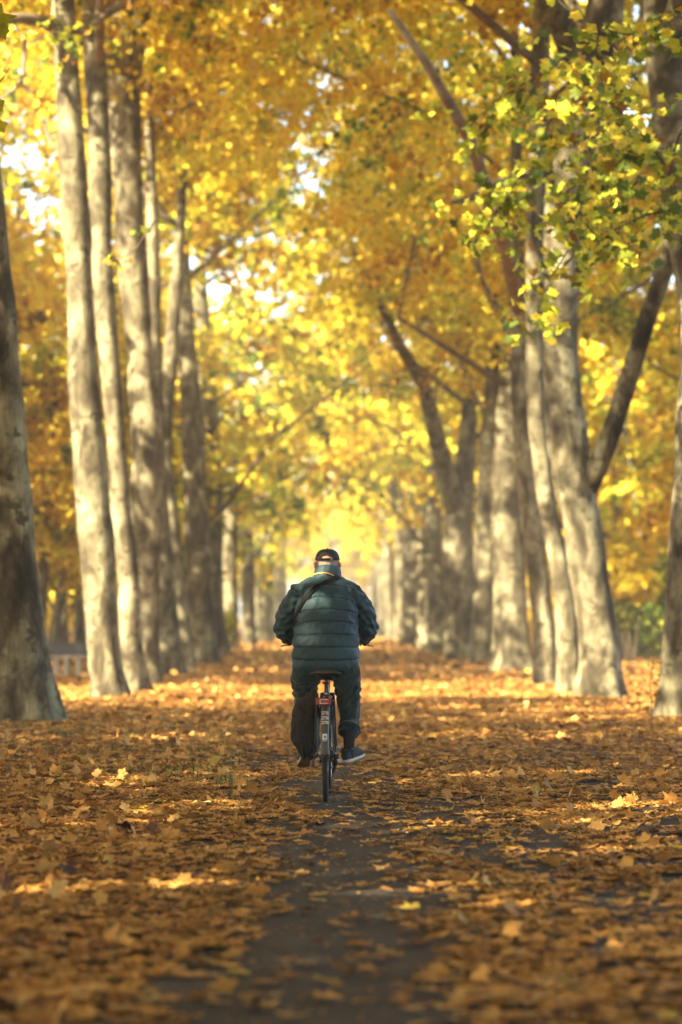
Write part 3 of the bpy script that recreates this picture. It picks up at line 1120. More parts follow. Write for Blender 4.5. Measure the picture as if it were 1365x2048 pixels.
# handlebar, stem, grips, levers, bell
stem = MB().chain([HT, Vector((0, .815, 1.10)), Vector((0, .845, 1.13))], [.014, .013, .014], n=10)
stem.obj('stem', M_CHROME, bike)
HBAR = [(-.285, .66, 1.165), (-.27, .74, 1.172), (-.18, .835, 1.155), (-.06, .85, 1.13), (.06, .85, 1.13), (.18, .835, 1.155), (.27, .74, 1.172), (.285, .66, 1.165)]
MB().chain(HBAR, .011, n=10).obj('handlebar', M_CHROME, bike)
for s in (-1, 1):
    MB().chain([(s * .287, .635, 1.164), (s * .283, .69, 1.168), (s * .274, .735, 1.172)], [.018, .0165, .017], n=12).obj('grip', M_RUBBER, bike)
    lv = MB().chain([(s * .262, .775, 1.168), (s * .285, .76, 1.158), (s * .325, .70, 1.150), (s * .352, .655, 1.143)], [.010, .008, .007, .006], n=8)
    lv.box((s * .255, .775, 1.168), (.03, .035, .03))
    lv.obj('brake_lever', M_CHROME, bike)
mb = MB().loft([(.20, .80, 1.172, .022, .022), (.20, .80, 1.185, .024, .024), (.20, .80, 1.198, .018, .018), (.20, .80, 1.203, .006, .006)], n=16)
mb.obj('bell', M_CHROME, bike)
mb = MB()
for s in (-1, 1):
    mb.chain([(s * .25, .80, 1.16), (s * .15, .93, 1.12), (s * .05, .93, 1.0), (s * .03, .88, .9)], .0028, n=5)
mb.obj('cable', M_RUBBER, bike)


# mudguards
def guard(name, hub, a0, a1, parent):
    V, F = [], []
    n, prof = 40, [(-.030, -.012), (-.027, .002), (-.016, .009), (0, .0115), (.016, .009), (.027, .002), (.030, -.012)]
    for i in range(n + 1):
        a = a0 + (a1 - a0) * i / n
        for x, dr in prof:
            r = RW + .014 + dr
            V.append((hub.x + x, hub.y + r * math.cos(a), hub.z + r * math.sin(a)))
    m = len(prof)
    for i in range(n):
        for j in range(m - 1):
            F.append((i * m + j, i * m + j + 1, (i + 1) * m + j + 1, (i + 1) * m + j))
    o = MB().add(V, F).obj(name, M_GUARD, parent)
    so = o.modifiers.new('thick', 'SOLIDIFY')
    so.thickness = .0022
    so.offset = 0
    return o


rg = guard('rear_mudguard', HUB, math.radians(15), math.radians(181), bike)
fg = guard('front_mudguard', FHUB, math.radians(-5), math.radians(150), bike)
RG = RW + .0265


def on_guard(x, z):
    """Point on the back of the rear mudguard at height z, and the outward direction."""
    dz = z - RW
    a = math.pi - math.asin(max(-1, min(1, dz / RG)))
    rr = RG - .0115 * (abs(x) / .030) ** 2 * .55
    return Vector((x, rr * math.cos(a), RW + rr * math.sin(a))), a


# faded print: three rows of block capitals running across the mudguard, built as thin raised ink
GLY = {'G': ['111', '100', '101', '111'], 'T': ['111', '010', '010', '010'], 'A': ['111', '101', '111', '101'], 'S': ['111', '110', '001', '111'], 'Z': ['111', '001', '010', '111'], 'P': ['111', '101', '111', '100']}
ROWS = [(.672, 'SZTAS'), (.637, 'GZTAA'), (.604, 'GZTPA')]
mb = MB()
for zt, txt in ROWS:
    for ci, ch in enumerate(txt):
        for r, line in enumerate(GLY[ch]):
            for c, bit in enumerate(line):
                if bit == '1':
                    x0 = -.0245 + ci * .0100 + c * .0028
                    z0 = zt - r * .0056
                    q = []
                    for xx, zz in ((x0, z0), (x0 + .0028, z0), (x0 + .0028, z0 - .0056), (x0, z0 - .0056)):
                        p, a = on_guard(xx, zz)
                        q.append(p + Vector((0, math.cos(a), math.sin(a))) * .0016)
                    mb.add(q, [(0, 1, 2, 3)])
mb.obj('print', M_PRINT, rg, smooth=False)


def sticker(x0, x1, z0, z1, lift, mat, name, parent):
    V, F = [], []
    nx, nz = 4, 4
    for j in range(nz + 1):
        for i in range(nx + 1):
            p, a = on_guard(x0 + (x1 - x0) * i / nx, z0 + (z1 - z0) * j / nz)
            V.append(p + Vector((0, math.cos(a), math.sin(a))) * lift)
    for j in range(nz):
        for i in range(nx):
            a = j * (nx + 1) + i
            F.append((a, a + 1, a + nx + 2, a + nx + 1))
    return MB().add(V, F).obj(name, mat, parent)


st = sticker(-.019, .017, .470, .513, .0018, M_STICKER, 'sticker', rg)
mb = MB()
tri = [on_guard(x, z) for x, z in ((-.009, .484), (.011, .484), (.002, .503))]
mb.add([p + Vector((0, math.cos(a), math.sin(a))) * .0032 for p, a in tri], [(0, 1, 2)])
mb.obj('emblem', M_FRAME, rg, smooth=False)
sticker(-.015, .013, .460, .4655, .0018, M_PRINT, 'sticker', rg)
mb = MB()
for s in (-1, 1):
    for zz in (.62, .42):
        p, a = on_guard(s * .029, zz)
        mb.chain([Vector((s * .072, 0, RW)), Vector((s * .05, p.y * .6, RW + (zz - RW) * .6)), p], .0022, n=6)
mb.obj('mudguard_stay', M_CHROME, bike)
# rack with reflector
mb = MB()
for s in (-1, 1):
    mb.chain([(s * .055, .235, .742), (s * .062, .05, .745), (s * .062, -.16, .745), (s * .05, -.215, .745)], .0055, n=8)
    mb.chain([(s * .074, 0, RW + .01), (s * .072, -.03, .55), (s * .064, -.06, .742)], .0055, n=8)
    mb.chain([(s * .074, 0, RW + .01), (s * .072, .06, .55), (s * .064, .10, .742)], .0045, n=8)
for y in (.20, .08, -.04, -.15, -.215):
    mb.chain([(-.06, y, .745), (.06, y, .745)], .0045, n=8)
mb.chain([(-.038, -.16, .75), (-.036, -.16, .786), (.0, -.16, .790), (.036, -.16, .786), (.045, -.16, .75)], .003, n=6)
mb.chain([(-.02, .19, .75), (-.02, -.1, .766), (.02, -.1, .766), (.02, .19, .75)], .003, n=6)
mb.obj('luggage_rack', M_RUBBER, bike)
rf = bevel(MB().box((-.012, -.232, .746), (.112, .022, .050)).obj('rear_reflector', M_RED, bike, smooth=False), .005, 3)
mb = MB()
rr_ = random.Random(3)
for z in (.7605, .7325):                                # two rows of pale moulded lettering, joined by a stroke on the left
    for i in range(9):
        x = -.035 + i * .0068
        hgt = .0045 + .0030 * rr_.random()
        mb.box((x, -.2442, z + .0012 * rr_.uniform(-1, 1) + (.0012 if i % 2 else -.0008)), (.0058, .0016, hgt))
mb.box((-.0385, -.2442, .7465), (.0035, .0016, .026))
mb.box((-.0315, -.2442, .7465), (.0018, .0016, .022))
mb.obj('lettering', M_PRINT, rf, smooth=False)
bevel(MB().box((-.012, -.218, .746), (.128, .010, .056)).obj('reflector_bracket', M_RUBBER, bike, smooth=False), .003)
# drive train
mb = MB().disc((.045, .45, .285), (1, 0, 0), .088, .004, n=40)
for i in range(42):
    a = 2 * math.pi * i / 42
    mb.box((.045, .45 + .091 * math.cos(a), .285 + .091 * math.sin(a)), (.003, .006, .008), Matrix.Rotation(a - math.pi / 2, 3, 'X'))
mb.obj('chainring', M_CHROME, bike)
mb = MB().torus((.045, 0, RW), (1, 0, 0), .035, .007, n=24, k=6).torus((.040, 0, RW), (1, 0, 0), .045, .006, n=24, k=6).torus((.050, 0, RW), (1, 0, 0), .026, .006, n=24, k=6)
mb.obj('sprocket', M_RUBBER, bike)
mb = MB()
for z1, z2 in ((.285 + .09, RW + .035), (.285 - .09, RW - .10)):
    mb.chain([(.045, .45, z1), (.045, .02, z2)], .0045, n=6)
mb.obj('chain', M_RUBBER, bike)
mb = MB().chain([(.07, .0, RW - .02), (.075, .03, .29), (.062, .04, .225)], [.012, .014, .010], n=8)
mb.disc((.055, .03, .285), (1, 0, 0), .022, .010, n=12).disc((.055, .05, .222), (1, 0, 0), .022, .010, n=12).box((.082, .0, .33), (.03, .04, .035))
mb.obj('derailleur', M_RUBBER, bike)
mb = MB().chain([(-.062, .05, .335), (-.095, .035, .30), (-.10, .03, .26)], [.010, .012, .010], n=8).chain([(-.07, 0, RW), (-.10, -.004, RW - .008)], .009, n=8)
mb.box((-.082, .02, .375), (.03, .025, .03)).chain([(-.10, .03, .27), (-.105, .20, .255), (-.10, .33, .25)], .008, n=8)
mb.obj('kickstand', M_GUARD, bike)
for s, dy in ((1, -.165), (-1, .165)):
    mb = MB().chain([BB + Vector((s * .06, 0, 0)), BB + Vector((s * .078, dy, 0))], [.015, .011], n=10)
    mb.chain([BB + Vector((s * .04, 0, 0)), BB + Vector((s * .075, 0, 0))], .013, n=10)
    mb.obj('crank', M_CHROME, bike)
    mb = MB().box(BB + Vector((s * .140, dy, 0)), (.085, .022, .022))
    for q in (-1, 1):
        mb.box(BB + Vector((s * .140, dy + q * .040, 0)), (.085, .012, .024))
    for q in (-1, 1):
        mb.box(BB + Vector((s * .140 + q * .046, dy, 0)), (.010, .092, .022))
    mb.chain([BB + Vector((s * .075, dy, 0)), BB + Vector((s * .10, dy, 0))], .009, n=8)
    mb.obj('pedal', M_CHROME if s > 0 else M_RUBBER, bike, smooth=False)

# ------------------------------------------------------------------ rider
# joints, in the bicycle's frame: y forward, x right
HIP = {1: Vector((.115, .265, .99)), -1: Vector((-.115, .265, .99))}
ANK = {1: Vector((.172, .175, .385)), -1: Vector((-.165, .53, .40))}
KNEE = {1: Vector((.172, .50, .715)), -1: Vector((-.168, .70, .80))}
SHO = {1: Vector((.198, .375, 1.540)), -1: Vector((-.203, .375, 1.540))}
ELB = {1: Vector((.300, .44, 1.285)), -1: Vector((-.308, .43, 1.275))}
WRI = {1: Vector((.275, .63, 1.222)), -1: Vector((-.278, .63, 1.22))}
HEAD = Vector((.006, .475, 1.785))

mb = MB()
mb.loft([(0, .28, .92, .10, .08), (0, .28, .95, .155, .105), (0, .275, 1.05, .17, .13), (0, .30, 1.2, .16, .125), (0, .335, 1.38, .165, .12), (0, .365, 1.5, .16, .105),
         (0, .385, 1.56, .11, .09), (.002, .405, 1.61, .065, .065)], n=24)
for s in (-1, 1):
    mb.chain([HIP[s], HIP[s].lerp(KNEE[s], .5), KNEE[s], KNEE[s].lerp(ANK[s], .35), ANK[s], ANK[s] + Vector((0, -.01, -.05))], [.085, .075, .055, .052, .034, .032], n=14)
    mb.chain([ANK[s] + Vector((0, -.01, -.065)), ANK[s] + Vector((s * (.045 if s > 0 else .0), .07, -.080 if s > 0 else -.11))], [.026, .020], n=10)
    mb.chain([SHO[s] * .92 + Vector((0, .03, .12)), ELB[s], WRI[s]], [.055, .043, .030], n=14)
    # hand closed round the grip
    g = Vector((s * .283, .70, 1.170))
    mb.chain([WRI[s], g + Vector((s * -.005, -.02, .018))], [.028, .03], n=12)
    mb.chain([g + Vector((s * .022, -.028, .014)), g + Vector((s * -.022, .0, .022))], [.024, .022], n=10)
    for k in range(4):
        b0 = g + Vector((s * .012, -.030 + k * .021, .024))
        rr = (.0085, .0092, .0088, .0078)[k]
        mb.chain([b0 + Vector((s * -.02, 0, .004)), b0 + Vector((s * .014, .004, .0)), b0 + Vector((s * .026, .004, -.020)), b0 + Vector((s * .014, .002, -.042)), b0 + Vector((s * -.006, 0, -.044))],
                 [rr * 1.1, rr, rr * .95, rr * .88, rr * .8], n=8)
    mb.chain([g + Vector((s * -.022, -.03, .008)), g + Vector((s * -.032, .0, -.008)), g + Vector((s * -.024, .028, -.022))], [.0115, .010, .0085], n=8)
# neck and head with face
mb.chain([(.002, .40, 1.58), (.004, .43, 1.66), (.006, .455, 1.74)], [.066, .060, .060], n=16)
mb.loft([(HEAD.x, HEAD.y + .03, 1.655, .030, .035), (HEAD.x, HEAD.y + .030, 1.672, .050, .062), (HEAD.x, HEAD.y + .020, 1.70, .062, .080), (HEAD.x, HEAD.y + .005, 1.74, .070, .092),
         (HEAD.x, HEAD.y, 1.78, .0755, .098), (HEAD.x, HEAD.y - .003, 1.82, .075, .097), (HEAD.x, HEAD.y - .005, 1.85, .062, .080), (HEAD.x, HEAD.y - .005, 1.868, .038, .05),
         (HEAD.x, HEAD.y - .005, 1.873, .012, .016)], n=26, p=2.2)
hy = HEAD.y + .098
mb.chain([(HEAD.x, hy - .004, 1.782), (HEAD.x, hy + .012, 1.758), (HEAD.x, hy + .020, 1.742), (HEAD.x, hy + .004, 1.734)], [.010, .011, .014, .012], n=10)    # nose
mb.chain([(HEAD.x - .035, hy - .018, 1.800), (HEAD.x, hy - .002, 1.803), (HEAD.x + .035, hy - .018, 1.800)], [.010, .011, .010], n=8)                        # brow
mb.chain([(HEAD.x - .020, hy - .016, 1.708), (HEAD.x, hy - .006, 1.711), (HEAD.x + .020, hy - .016, 1.708)], [.006, .007, .006], n=8)                       # lips
mb.chain([(HEAD.x - .020, hy - .018, 1.698), (HEAD.x, hy - .008, 1.697), (HEAD.x + .020, hy - .018, 1.698)], [.006, .007, .006], n=8)
mb.chain([(HEAD.x - .01, hy - .02, 1.668), (HEAD.x + .01, hy - .02, 1.668)], [.015, .015], n=8)
for s in (-1, 1):                                       # ears, standing out behind the cheeks
    e = Vector((HEAD.x + s * .078, HEAD.y - .008, 1.752))
    mb.chain([e + Vector((s * .004, .012, .024)), e + Vector((s * .016, -.008, .030)), e + Vector((s * .022, -.018, .012)), e + Vector((s * .017, -.014, -.010)), e + Vector((s * .006, .002, -.028))],
             [.006, .007, .0075, .0075, .008], n=8)
    mb.chain([e + Vector((s * -.006, .004, .02)), e + Vector((s * .012, -.008, .006)), e + Vector((s * .0, .004, -.022))], [.008, .009, .008], n=8)
V, F, N = remesh(mb, .0055, 3)
body = MB().add(V, F)
person = body.obj('person', M_SKIN, None, label='cyclist in a dark teal quilted jacket and black cap, seen from behind', cat='person')
person.matrix_world = RT
for s in (-1, 1):
    MB().loft([(HEAD.x + s * .031, hy - .014, 1.778 + dz, .0125 * math.sqrt(max(0, 1 - (dz / .0125) ** 2)) + .0004, .0125 * math.sqrt(max(0, 1 - (dz / .0125) ** 2)) + .0004) for dz in (-.0122, -.009, -.004, 0, .004, .009, .0122)],
              n=14).obj('eye', M_EYE, person)

# --- jacket
mb = MB()
mb.loft([(-.008, .265, .958, .215, .165), (-.008, .265, .972, .240, .180), (-.008, .268, 1.0, .247, .188), (-.006, .272, 1.06, .250, .192), (-.004, .282, 1.14, .250, .190), (-.002, .295, 1.25, .246, .182),
         (0, .312, 1.35, .240, .172), (.001, .335, 1.45, .230, .160), (.002, .355, 1.53, .214, .146), (.003, .375, 1.59, .180, .125), (.004, .39, 1.632, .132, .104), (.005, .405, 1.662, .100, .092), (.005, .41, 1.68, .085, .085)],
        n=40, p=2.35)
for s in (-1, 1):
    mb.chain([SHO[s] + Vector((s * -.05, .0, .0)), SHO[s], SHO[s].lerp(ELB[s], .35) + Vector((s * .022, 0, .0)), SHO[s].lerp(ELB[s], .72) + Vector((s * .022, -.005, 0)), ELB[s] + Vector((s * .012, 0, -.005)),
              ELB[s].lerp(WRI[s], .5) + Vector((s * .004, 0, -.012)), WRI[s] + Vector((0, .0, .0)), WRI[s] + Vector((s * .002, .045, -.008))],
             [.085, .090, .088, .085, .083, .072, .055, .046], n=22)
for s in (-1, 1):                                       # yoke from collar to shoulder
    mb.chain([Vector((0, .385, 1.585)), Vector((s * .10, .385, 1.580)), SHO[s] + Vector((0, 0, -.005))], [.095, .093, .088], n=22)
# stand-up collar, tilted forward
TL = math.radians(-14)
mb.loft([(.006, .415, 1.630, .112, .104, TL), (.007, .428, 1.675, .106, .100, TL), (.008, .438, 1.715, .101, .098, TL), (.008, .445, 1.741, .094, .093, TL), (.008, .448, 1.745, .085, .085, TL)], n=30)
V, F, N = remesh(mb, .0058, 9)
SEAM_PX = [1147, 1170, 1194.5, 1219.5, 1244, 1270, 1296, 1322, 1345]
seam_z = np.array(sorted(CAMZ - (p - HY) / FPX * 21.27 for p in SEAM_PX))
core = (np.abs(V[:, 0]) < .30) & (V[:, 2] < 1.70)
# how far each point belongs to the torso rather than a sleeve
hw = np.interp(V[:, 2], [.95, 1.0, 1.14, 1.35, 1.45, 1.53, 1.6, 1.7], [.24, .25, .252, .242, .222, .19, .17, .12])
torso_w = np.clip((hw + .012 - np.abs(V[:, 0])) / .025, 0, 1) * np.clip((1.675 - V[:, 2]) / .02, 0, 1)
fwd = V[:, 1] > .52
torso_w[fwd] = 0
zz = V[:, 2] + .055 * (np.abs(V[:, 0]) / .24) ** 2 * np.interp(V[:, 2], [1.0, 1.2, 1.6], [-.25, .15, 1.0]) + .004 * vnoise(V * np.array([5, 5, 5]), 4, 2)
k = np.clip(np.searchsorted(seam_z, zz) - 1, 0, len(seam_z) - 2)
t = np.clip((zz - seam_z[k]) / (seam_z[k + 1] - seam_z[k]), 0, 1)
puff = np.sin(np.pi * t) ** .34
# sleeves quilted across their run
sl = np.zeros(len(V))
for s in (-1, 1):
    side = (V[:, 0] * s > 0)
    a, b_, c_ = (np.array(q) for q in (SHO[s], ELB[s], WRI[s]))
    l1, l2 = np.linalg.norm(b_ - a), np.linalg.norm(c_ - b_)
    ua, ub = (b_ - a) / l1, (c_ - b_) / l2
    s1 = (V - a) @ ua
    s2 = (V - b_) @ ub
    d1 = np.linalg.norm(V - a - np.clip(s1, -.1, l1)[:, None] * ua, axis=1)
    d2 = np.linalg.norm(V - b_ - np.clip(s2, 0, l2)[:, None] * ub, axis=1)
    run = np.where(d1 < d2, s1, l1 + np.maximum(s2, 0) * 1.0)
    ph = (run + .02) / .098
    sl = np.where(side, np.abs(np.sin(np.pi * ph)) ** .42, sl)
puff = torso_w * puff + (1 - torso_w) * (.35 + sl * .4)
puff[(V[:, 2] > 1.672) & (np.abs(V[:, 0]) < .125)] = .5
# creases: fine pulls beside the seams, long diagonal folds under the arms and at the sides
edge = np.clip(np.abs(V[:, 0]) / .24, 0, 1)
diag = V[:, 2] * 1.0 + np.abs(V[:, 0]) * 1.1 - V[:, 1] * .4
folds = np.sin(diag * 62 + 2.6 * vnoise(V * 3.0, 8, 2)) * np.clip(edge * 1.7 - .62, 0, 1) * .0050
fine = vnoise(V * np.array([9, 9, 4.0]), 21, 3) * .0034 + vnoise(V * np.array([26, 26, 9.0]), 22, 2) * .0009 * (1.2 - puff)
armf = np.sin(V[:, 2] * 95 + V[:, 1] * 60 * np.sign(V[:, 0]) + 4 * vnoise(V * 4, 31, 2)) * (1 - torso_w) * (V[:, 2] < 1.63) * .0042
seamgroove = -np.exp(-((np.minimum(t, 1 - t) * .095) / .0050) ** 2) * torso_w * .0075
# armhole seam
arm_seam = -np.exp(-((hw - .012 - np.abs(V[:, 0])) / .008) ** 2) * (V[:, 2] > 1.24) * (V[:, 2] < 1.62) * .009
pucker = vnoise(V * np.array([34, 34, 5.0]), 41, 2) * np.exp(-np.minimum(t, 1 - t) * .095 / .018) * torso_w * .0012
disp = pucker + (puff - .6) * .0085 + folds + fine + armf + seamgroove + arm_seam
disp[(V[:, 2] < .985)] *= .5
V2 = V + N * disp[:, None]
jk = MB().add(V2, F)
jacket = jk.obj('jacket', M_JACKET, person)
bvh = BVHTree.FromPolygons([Vector(p) for p in V2], F)
CAML = RTI @ Vector((0, 0, CAMZ))


def on_jacket(px, py):
    """Point of the jacket's back seen at a photo pixel, with its normal (bicycle frame)."""
    d = (RTI @ pw(px, py, 30.0) - CAML).normalized()
    p, nn, _i, _d = bvh.ray_cast(CAML, d)
    if p is None:
        p, nn, _i, _d = bvh.find_nearest(RTI @ pw(px, py, 21.4))
    return p, nn


def ribbon(name, pix, width, thick, mat, parent, lift=.004):
    pts = []
    for i in range(len(pix) - 1):
        for k in range(6):
            f = k / 6
            pts.append((pix[i][0] * (1 - f) + pix[i + 1][0] * f, pix[i][1] * (1 - f) + pix[i + 1][1] * f))
    pts.append(pix[-1])
    PN = [on_jacket(*p) for p in pts]
    P = [p + nn * lift for p, nn in PN]
    for _ in range(3):
        P = [P[0]] + [P[i - 1] * .25 + P[i] * .5 + P[i + 1] * .25 for i in range(1, len(P) - 1)] + [P[-1]]
    NN = [nn for _, nn in PN]
    for _ in range(8):
        NN = [NN[0]] + [(NN[i - 1] + NN[i] * 2 + NN[i + 1]).normalized() for i in range(1, len(NN) - 1)] + [NN[-1]]
    V_, F_ = [], []
    for i, p in enumerate(P):
        t_ = (P[min(i + 1, len(P) - 1)] - P[max(i - 1, 0)]).normalized()
        w_ = t_.cross(NN[i]).normalized()
        for a, b in ((-1, 0), (-1, 1), (1, 1), (1, 0)):
            V_.append(p + w_ * (a * width / 2) + NN[i] * (b * thick))
    for i in range(len(P) - 1):
        for j in range(4):
            j2 = (j + 1) % 4
            F_.append((i * 4 + j, i * 4 + j2, (i + 1) * 4 + j2, (i + 1) * 4 + j))
    F_ += [(3, 2, 1, 0), tuple((len(P) - 1) * 4 + j for j in range(4))]
    return MB().add(V_, F_).obj(name, mat, parent, smooth=False)


ribbon('shoulder_strap', [(676, 1155), (664, 1160), (650, 1166), (636, 1174), (622, 1186), (611, 1199), (602, 1214), (595, 1229), (590, 1245), (587, 1262)], .036, .004, M_BLACK, person, .010)
ribbon('collar_piping', [(630, 1149.5), (637, 1147), (645, 1146), (653, 1146.2), (661, 1148.6), (668, 1152.6), (673, 1158)], .0078, .004, M_ORANGE, jacket, .0045)
# hem cord toggle on the right
p, nn = on_jacket(708, 1336)
MB().chain([p + nn * .004, p + nn * .006 + Vector((.004, 0, -.03))], [.006, .004], n=8).obj('hem_toggle', M_BLACK, jacket)

# --- trousers
mb = MB()
mb.loft([(0, .29, .90, .10, .08), (0, .285, .925, .17, .105), (-.004, .275, .955, .210, .135), (-.004, .270, 1.0, .220, .155), (-.004, .275, 1.05, .21, .155), (-.004, .28, 1.07, .20, .15)], n=32, p=2.3)
for s in (-1, 1):
    k_, a_, h_ = KNEE[s], ANK[s], HIP[s]
    d = (k_ - h_).normalized()
    cuff_end = a_.lerp(k_, .44)
    mb.chain([h_ + Vector((s * .028, -.03, -.02)), h_.lerp(k_, .3) + Vector((s * .022, -.02, -.015)), h_.lerp(k_, .65) + Vector((s * .008, -.01, -.015)), k_ + Vector((0, -.005, 0)),
              k_.lerp(a_, .2) + Vector((s * .002, -.012, 0)), k_.lerp(a_, .4) + Vector((0, -.008, 0)), cuff_end],
             [.112, .105, .094, .086, .080, .074, .071], n=24)
    # loose cloth hanging behind the thigh and knee
    mb.chain([h_ + Vector((s * .045, -.04, -.05)), Vector((s * .168, .25, .83)), Vector((s * .172, .30, .72)), k_.lerp(a_, .38) + Vector((0, -.01, .02))] if s > 0 else
             [h_ + Vector((s * .055, -.03, -.05)), Vector((s * .172, .33, .85)), Vector((s * .17, .50, .76)), k_.lerp(a_, .4)],
             [.100, .088, .080, .070], n=20)
V, F, N = remesh(mb, .0065, 5)
w = V[:, 2]
wr = np.sin(w * 105 + 3.2 * vnoise(V * 4, 51, 2) + V[:, 0] * 16) * np.exp(-((w - .775) / .075) ** 2) * .0075
wr += np.sin(w * 58 - np.abs(V[:, 0]) * 50 + 3 * vnoise(V * 3, 52, 2)) * np.exp(-((w - .885) / .06) ** 2) * .006
wr += vnoise(V * np.array([6, 6, 5.0]), 53, 3) * .009 + vnoise(V * np.array([18, 18, 12.0]), 54, 2) * .003
wr += np.sin(w * 70 + 4 * vnoise(V * 5, 55, 2)) * np.exp(-((w - .56) / .08) ** 2) * .0035
tr = MB().add(V + N * wr[:, None], F).obj('trousers', M_TROUSER, person)
for s in (-1, 1):
    k_, a_ = KNEE[s], ANK[s]
    u = (a_ - k_).normalized()
    c = a_.lerp(k_, .42)
    mb = MB()
    mb.chain([c - u * .022, c - u * .016, c + u * .004, c + u * .022, c + u * .028, c + u * .020], [.070, .083, .090, .0885, .082, .060], n=28, caps=False)
    o = mb.obj('cuff', M_TROUSER, person)
    vv = np.array([v.co for v in o.data.vertices])
    nz = vnoise(vv * 9, 60 + s, 2) * .007
    for v, q in zip(o.data.vertices, nz):
        r_ = (v.co - c)
        r_ -= u * r_.dot(u)
        v.co += r_.normalized() * float(q) + u * float(q) * .6
    mb = MB()
    mb.chain([a_.lerp(k_, .50), a_.lerp(k_, .25), a_, a_ + Vector((0, -.008, -.045)), a_ + Vector((0, .0, -.075))], [.052, .044, .040, .042, .036], n=18)
    mb.obj('sock', M_SOCK, person)


# --- shoes
def shoe(at, yaw, pitch, roll=0.0):
    L = .285
    root = link('shoe', None, person)
    root.location = at
    root.rotation_euler = Matrix.Rotation(yaw, 3, 'Z').to_4x4().to_3x3() @ Matrix.Rotation(pitch, 3, 'X') @ Matrix.Rotation(roll, 3, 'Y') and (Matrix.Rotation(yaw, 3, 'Z') @ Matrix.Rotation(pitch, 3, 'X') @ Matrix.Rotation(roll, 3, 'Y')).to_euler()
    prof = [(.0, .018), (.012, .031), (.04, .037), (.09, .035), (.14, .038), (.19, .046), (.23, .044), (.26, .034), (.278, .020), (.285, .008)]
    hts = [.052, .070, .082, .086, .080, .066, .052, .044, .036, .026]

    def ring(y, hw_, z0, z1, n=18, sq=.6):
        out = []
        for k in range(n):
            a = 2 * math.pi * k / n
            c_, s_ = math.cos(a), math.sin(a)
            out.append((hw_ * math.copysign(abs(c_) ** sq, c_), y - .07, (z0 + z1) / 2 + (z1 - z0) / 2 * math.copysign(abs(s_) ** sq, s_)))
        return out
    for nm, mat, f in (('sole', M_SOLE, lambda i, y, h_: ring(y * 1.02 - .002, h_ + .005, .007 + .010 * (y / L) ** 3, .031 + .006 * (y / L) ** 3, sq=.45)),
                       ('outsole', M_OUTSOLE, lambda i, y, h_: ring(y * 1.02 - .002, h_ + .004, -.002 + .010 * (y / L) ** 3, .0085 + .010 * (y / L) ** 3, sq=.4)),
                       ('upper', M_SHOE, lambda i, y, h_: ring(y, h_, .022, .026 + hts[i], sq=.72))):
        V_, F_ = [], []
        n = 18
        for i, (y, h_) in enumerate(prof):
            V_ += f(i, y, h_)
        for i in range(len(prof) - 1):
            for k in range(n):
                k2 = (k + 1) % n
                F_.append((i * n + k, (i + 1) * n + k, (i + 1) * n + k2, i * n + k2))
        F_.append(tuple(range(n)))
        F_.append(tuple((len(prof) - 1) * n + k for k in range(n - 1, -1, -1)))
        o = MB().add(V_, F_).obj(nm, mat, root)
        if nm != 'outsole':
            sd = o.modifiers.new('s', 'SUBSURF')
            sd.levels = sd.render_levels = 1
    mb_ = MB().torus((0, -.012, .098), (0, -.25, 1), .042, .010, n=24, k=8)
    mb_.obj('shoe_collar', M_SHOE, root)
    mb_ = MB()
    for i in range(4):
        y = .045 + i * .022
        mb_.chain([(-.022, y, .100 - i * .011), (0, y + .004, .106 - i * .011), (.022, y, .100 - i * .011)], .003, n=6)
    mb_.obj('lace', M_SHOE, root)
    return root


shoe(ANK[1] + Vector((.004, -.008, -.108)), math.radians(-27), math.radians(7), math.radians(-6))
shoe(ANK[-1] + Vector((.004, .0, -.118)), math.radians(8), math.radians(-22), 0)

# --- cap and hair
CC = Vector((HEAD.x, HEAD.y - .004, 1.799))
NA, NE = 64, 18
V, F = [], []
for e in range(NE + 1):
    el = math.radians(-2 + 92 * e / NE)
    for a in range(NA):
        az = 2 * math.pi * a / NA
        z = .081 * math.sin(el)
        c_ = math.cos(el) ** .62 if el > 0 else 1
        rx, ry = .0885 * c_, .108 * c_
        seam = 1 - .010 * math.exp(-((((az / (math.pi / 3)) + .5) % 1 - .5) / .045) ** 2) * (e < NE - 1)
        V.append((CC.x + rx * math.sin(az) * seam, CC.y - ry * math.cos(az) * seam, CC.z + z))
for e in range(NE):
    for a in range(NA):
        a2 = (a + 1) % NA
        az = (a + .5) / NA * 360
        az = az - 360 if az > 180 else az
        el = -2 + 92 * (e + .5) / NE
        # half moon opening above the strap, a little left of the middle
        if ((az + 8) / 30) ** 2 + ((el - 10) / 17) ** 2 < 1 and el > 9.0:
            continue
        F.append((e * NA + a, e * NA + a2, (e + 1) * NA + a2, (e + 1) * NA + a))
cap = MB().add(V, F).obj('cap', M_CAP, person)
so = cap.modifiers.new('t', 'SOLIDIFY')
so.thickness = .004
so.offset = 1
MB().chain([CC + Vector((0, 0, .080)), CC + Vector((0, 0, .084))], [.010, .008], n=12).obj('cap_button', M_CAP, cap)
V, F = [], []
for i in range(15):
    a = math.radians(-62 + 124 * i / 14)
    for j in range(5):
        t = j / 4
        q = .104 + .075 * t * math.cos(a * .9) ** .8
        V.append((CC.x + (.0885 + .012 * t) * math.sin(a), CC.y + q * math.cos(a) + .01 * t, CC.z + .004 - .022 * t * t - .016 * math.sin(a) ** 2))
for i in range(14):
    for j in range(4):
        F.append((i * 5 + j, i * 5 + j + 1, (i + 1) * 5 + j + 1, (i + 1) * 5 + j))
br = MB().add(V, F).obj('cap_brim', M_CAP, cap)
so = br.modifiers.new('t', 'SOLIDIFY')
so.thickness = .004
V, F = [], []
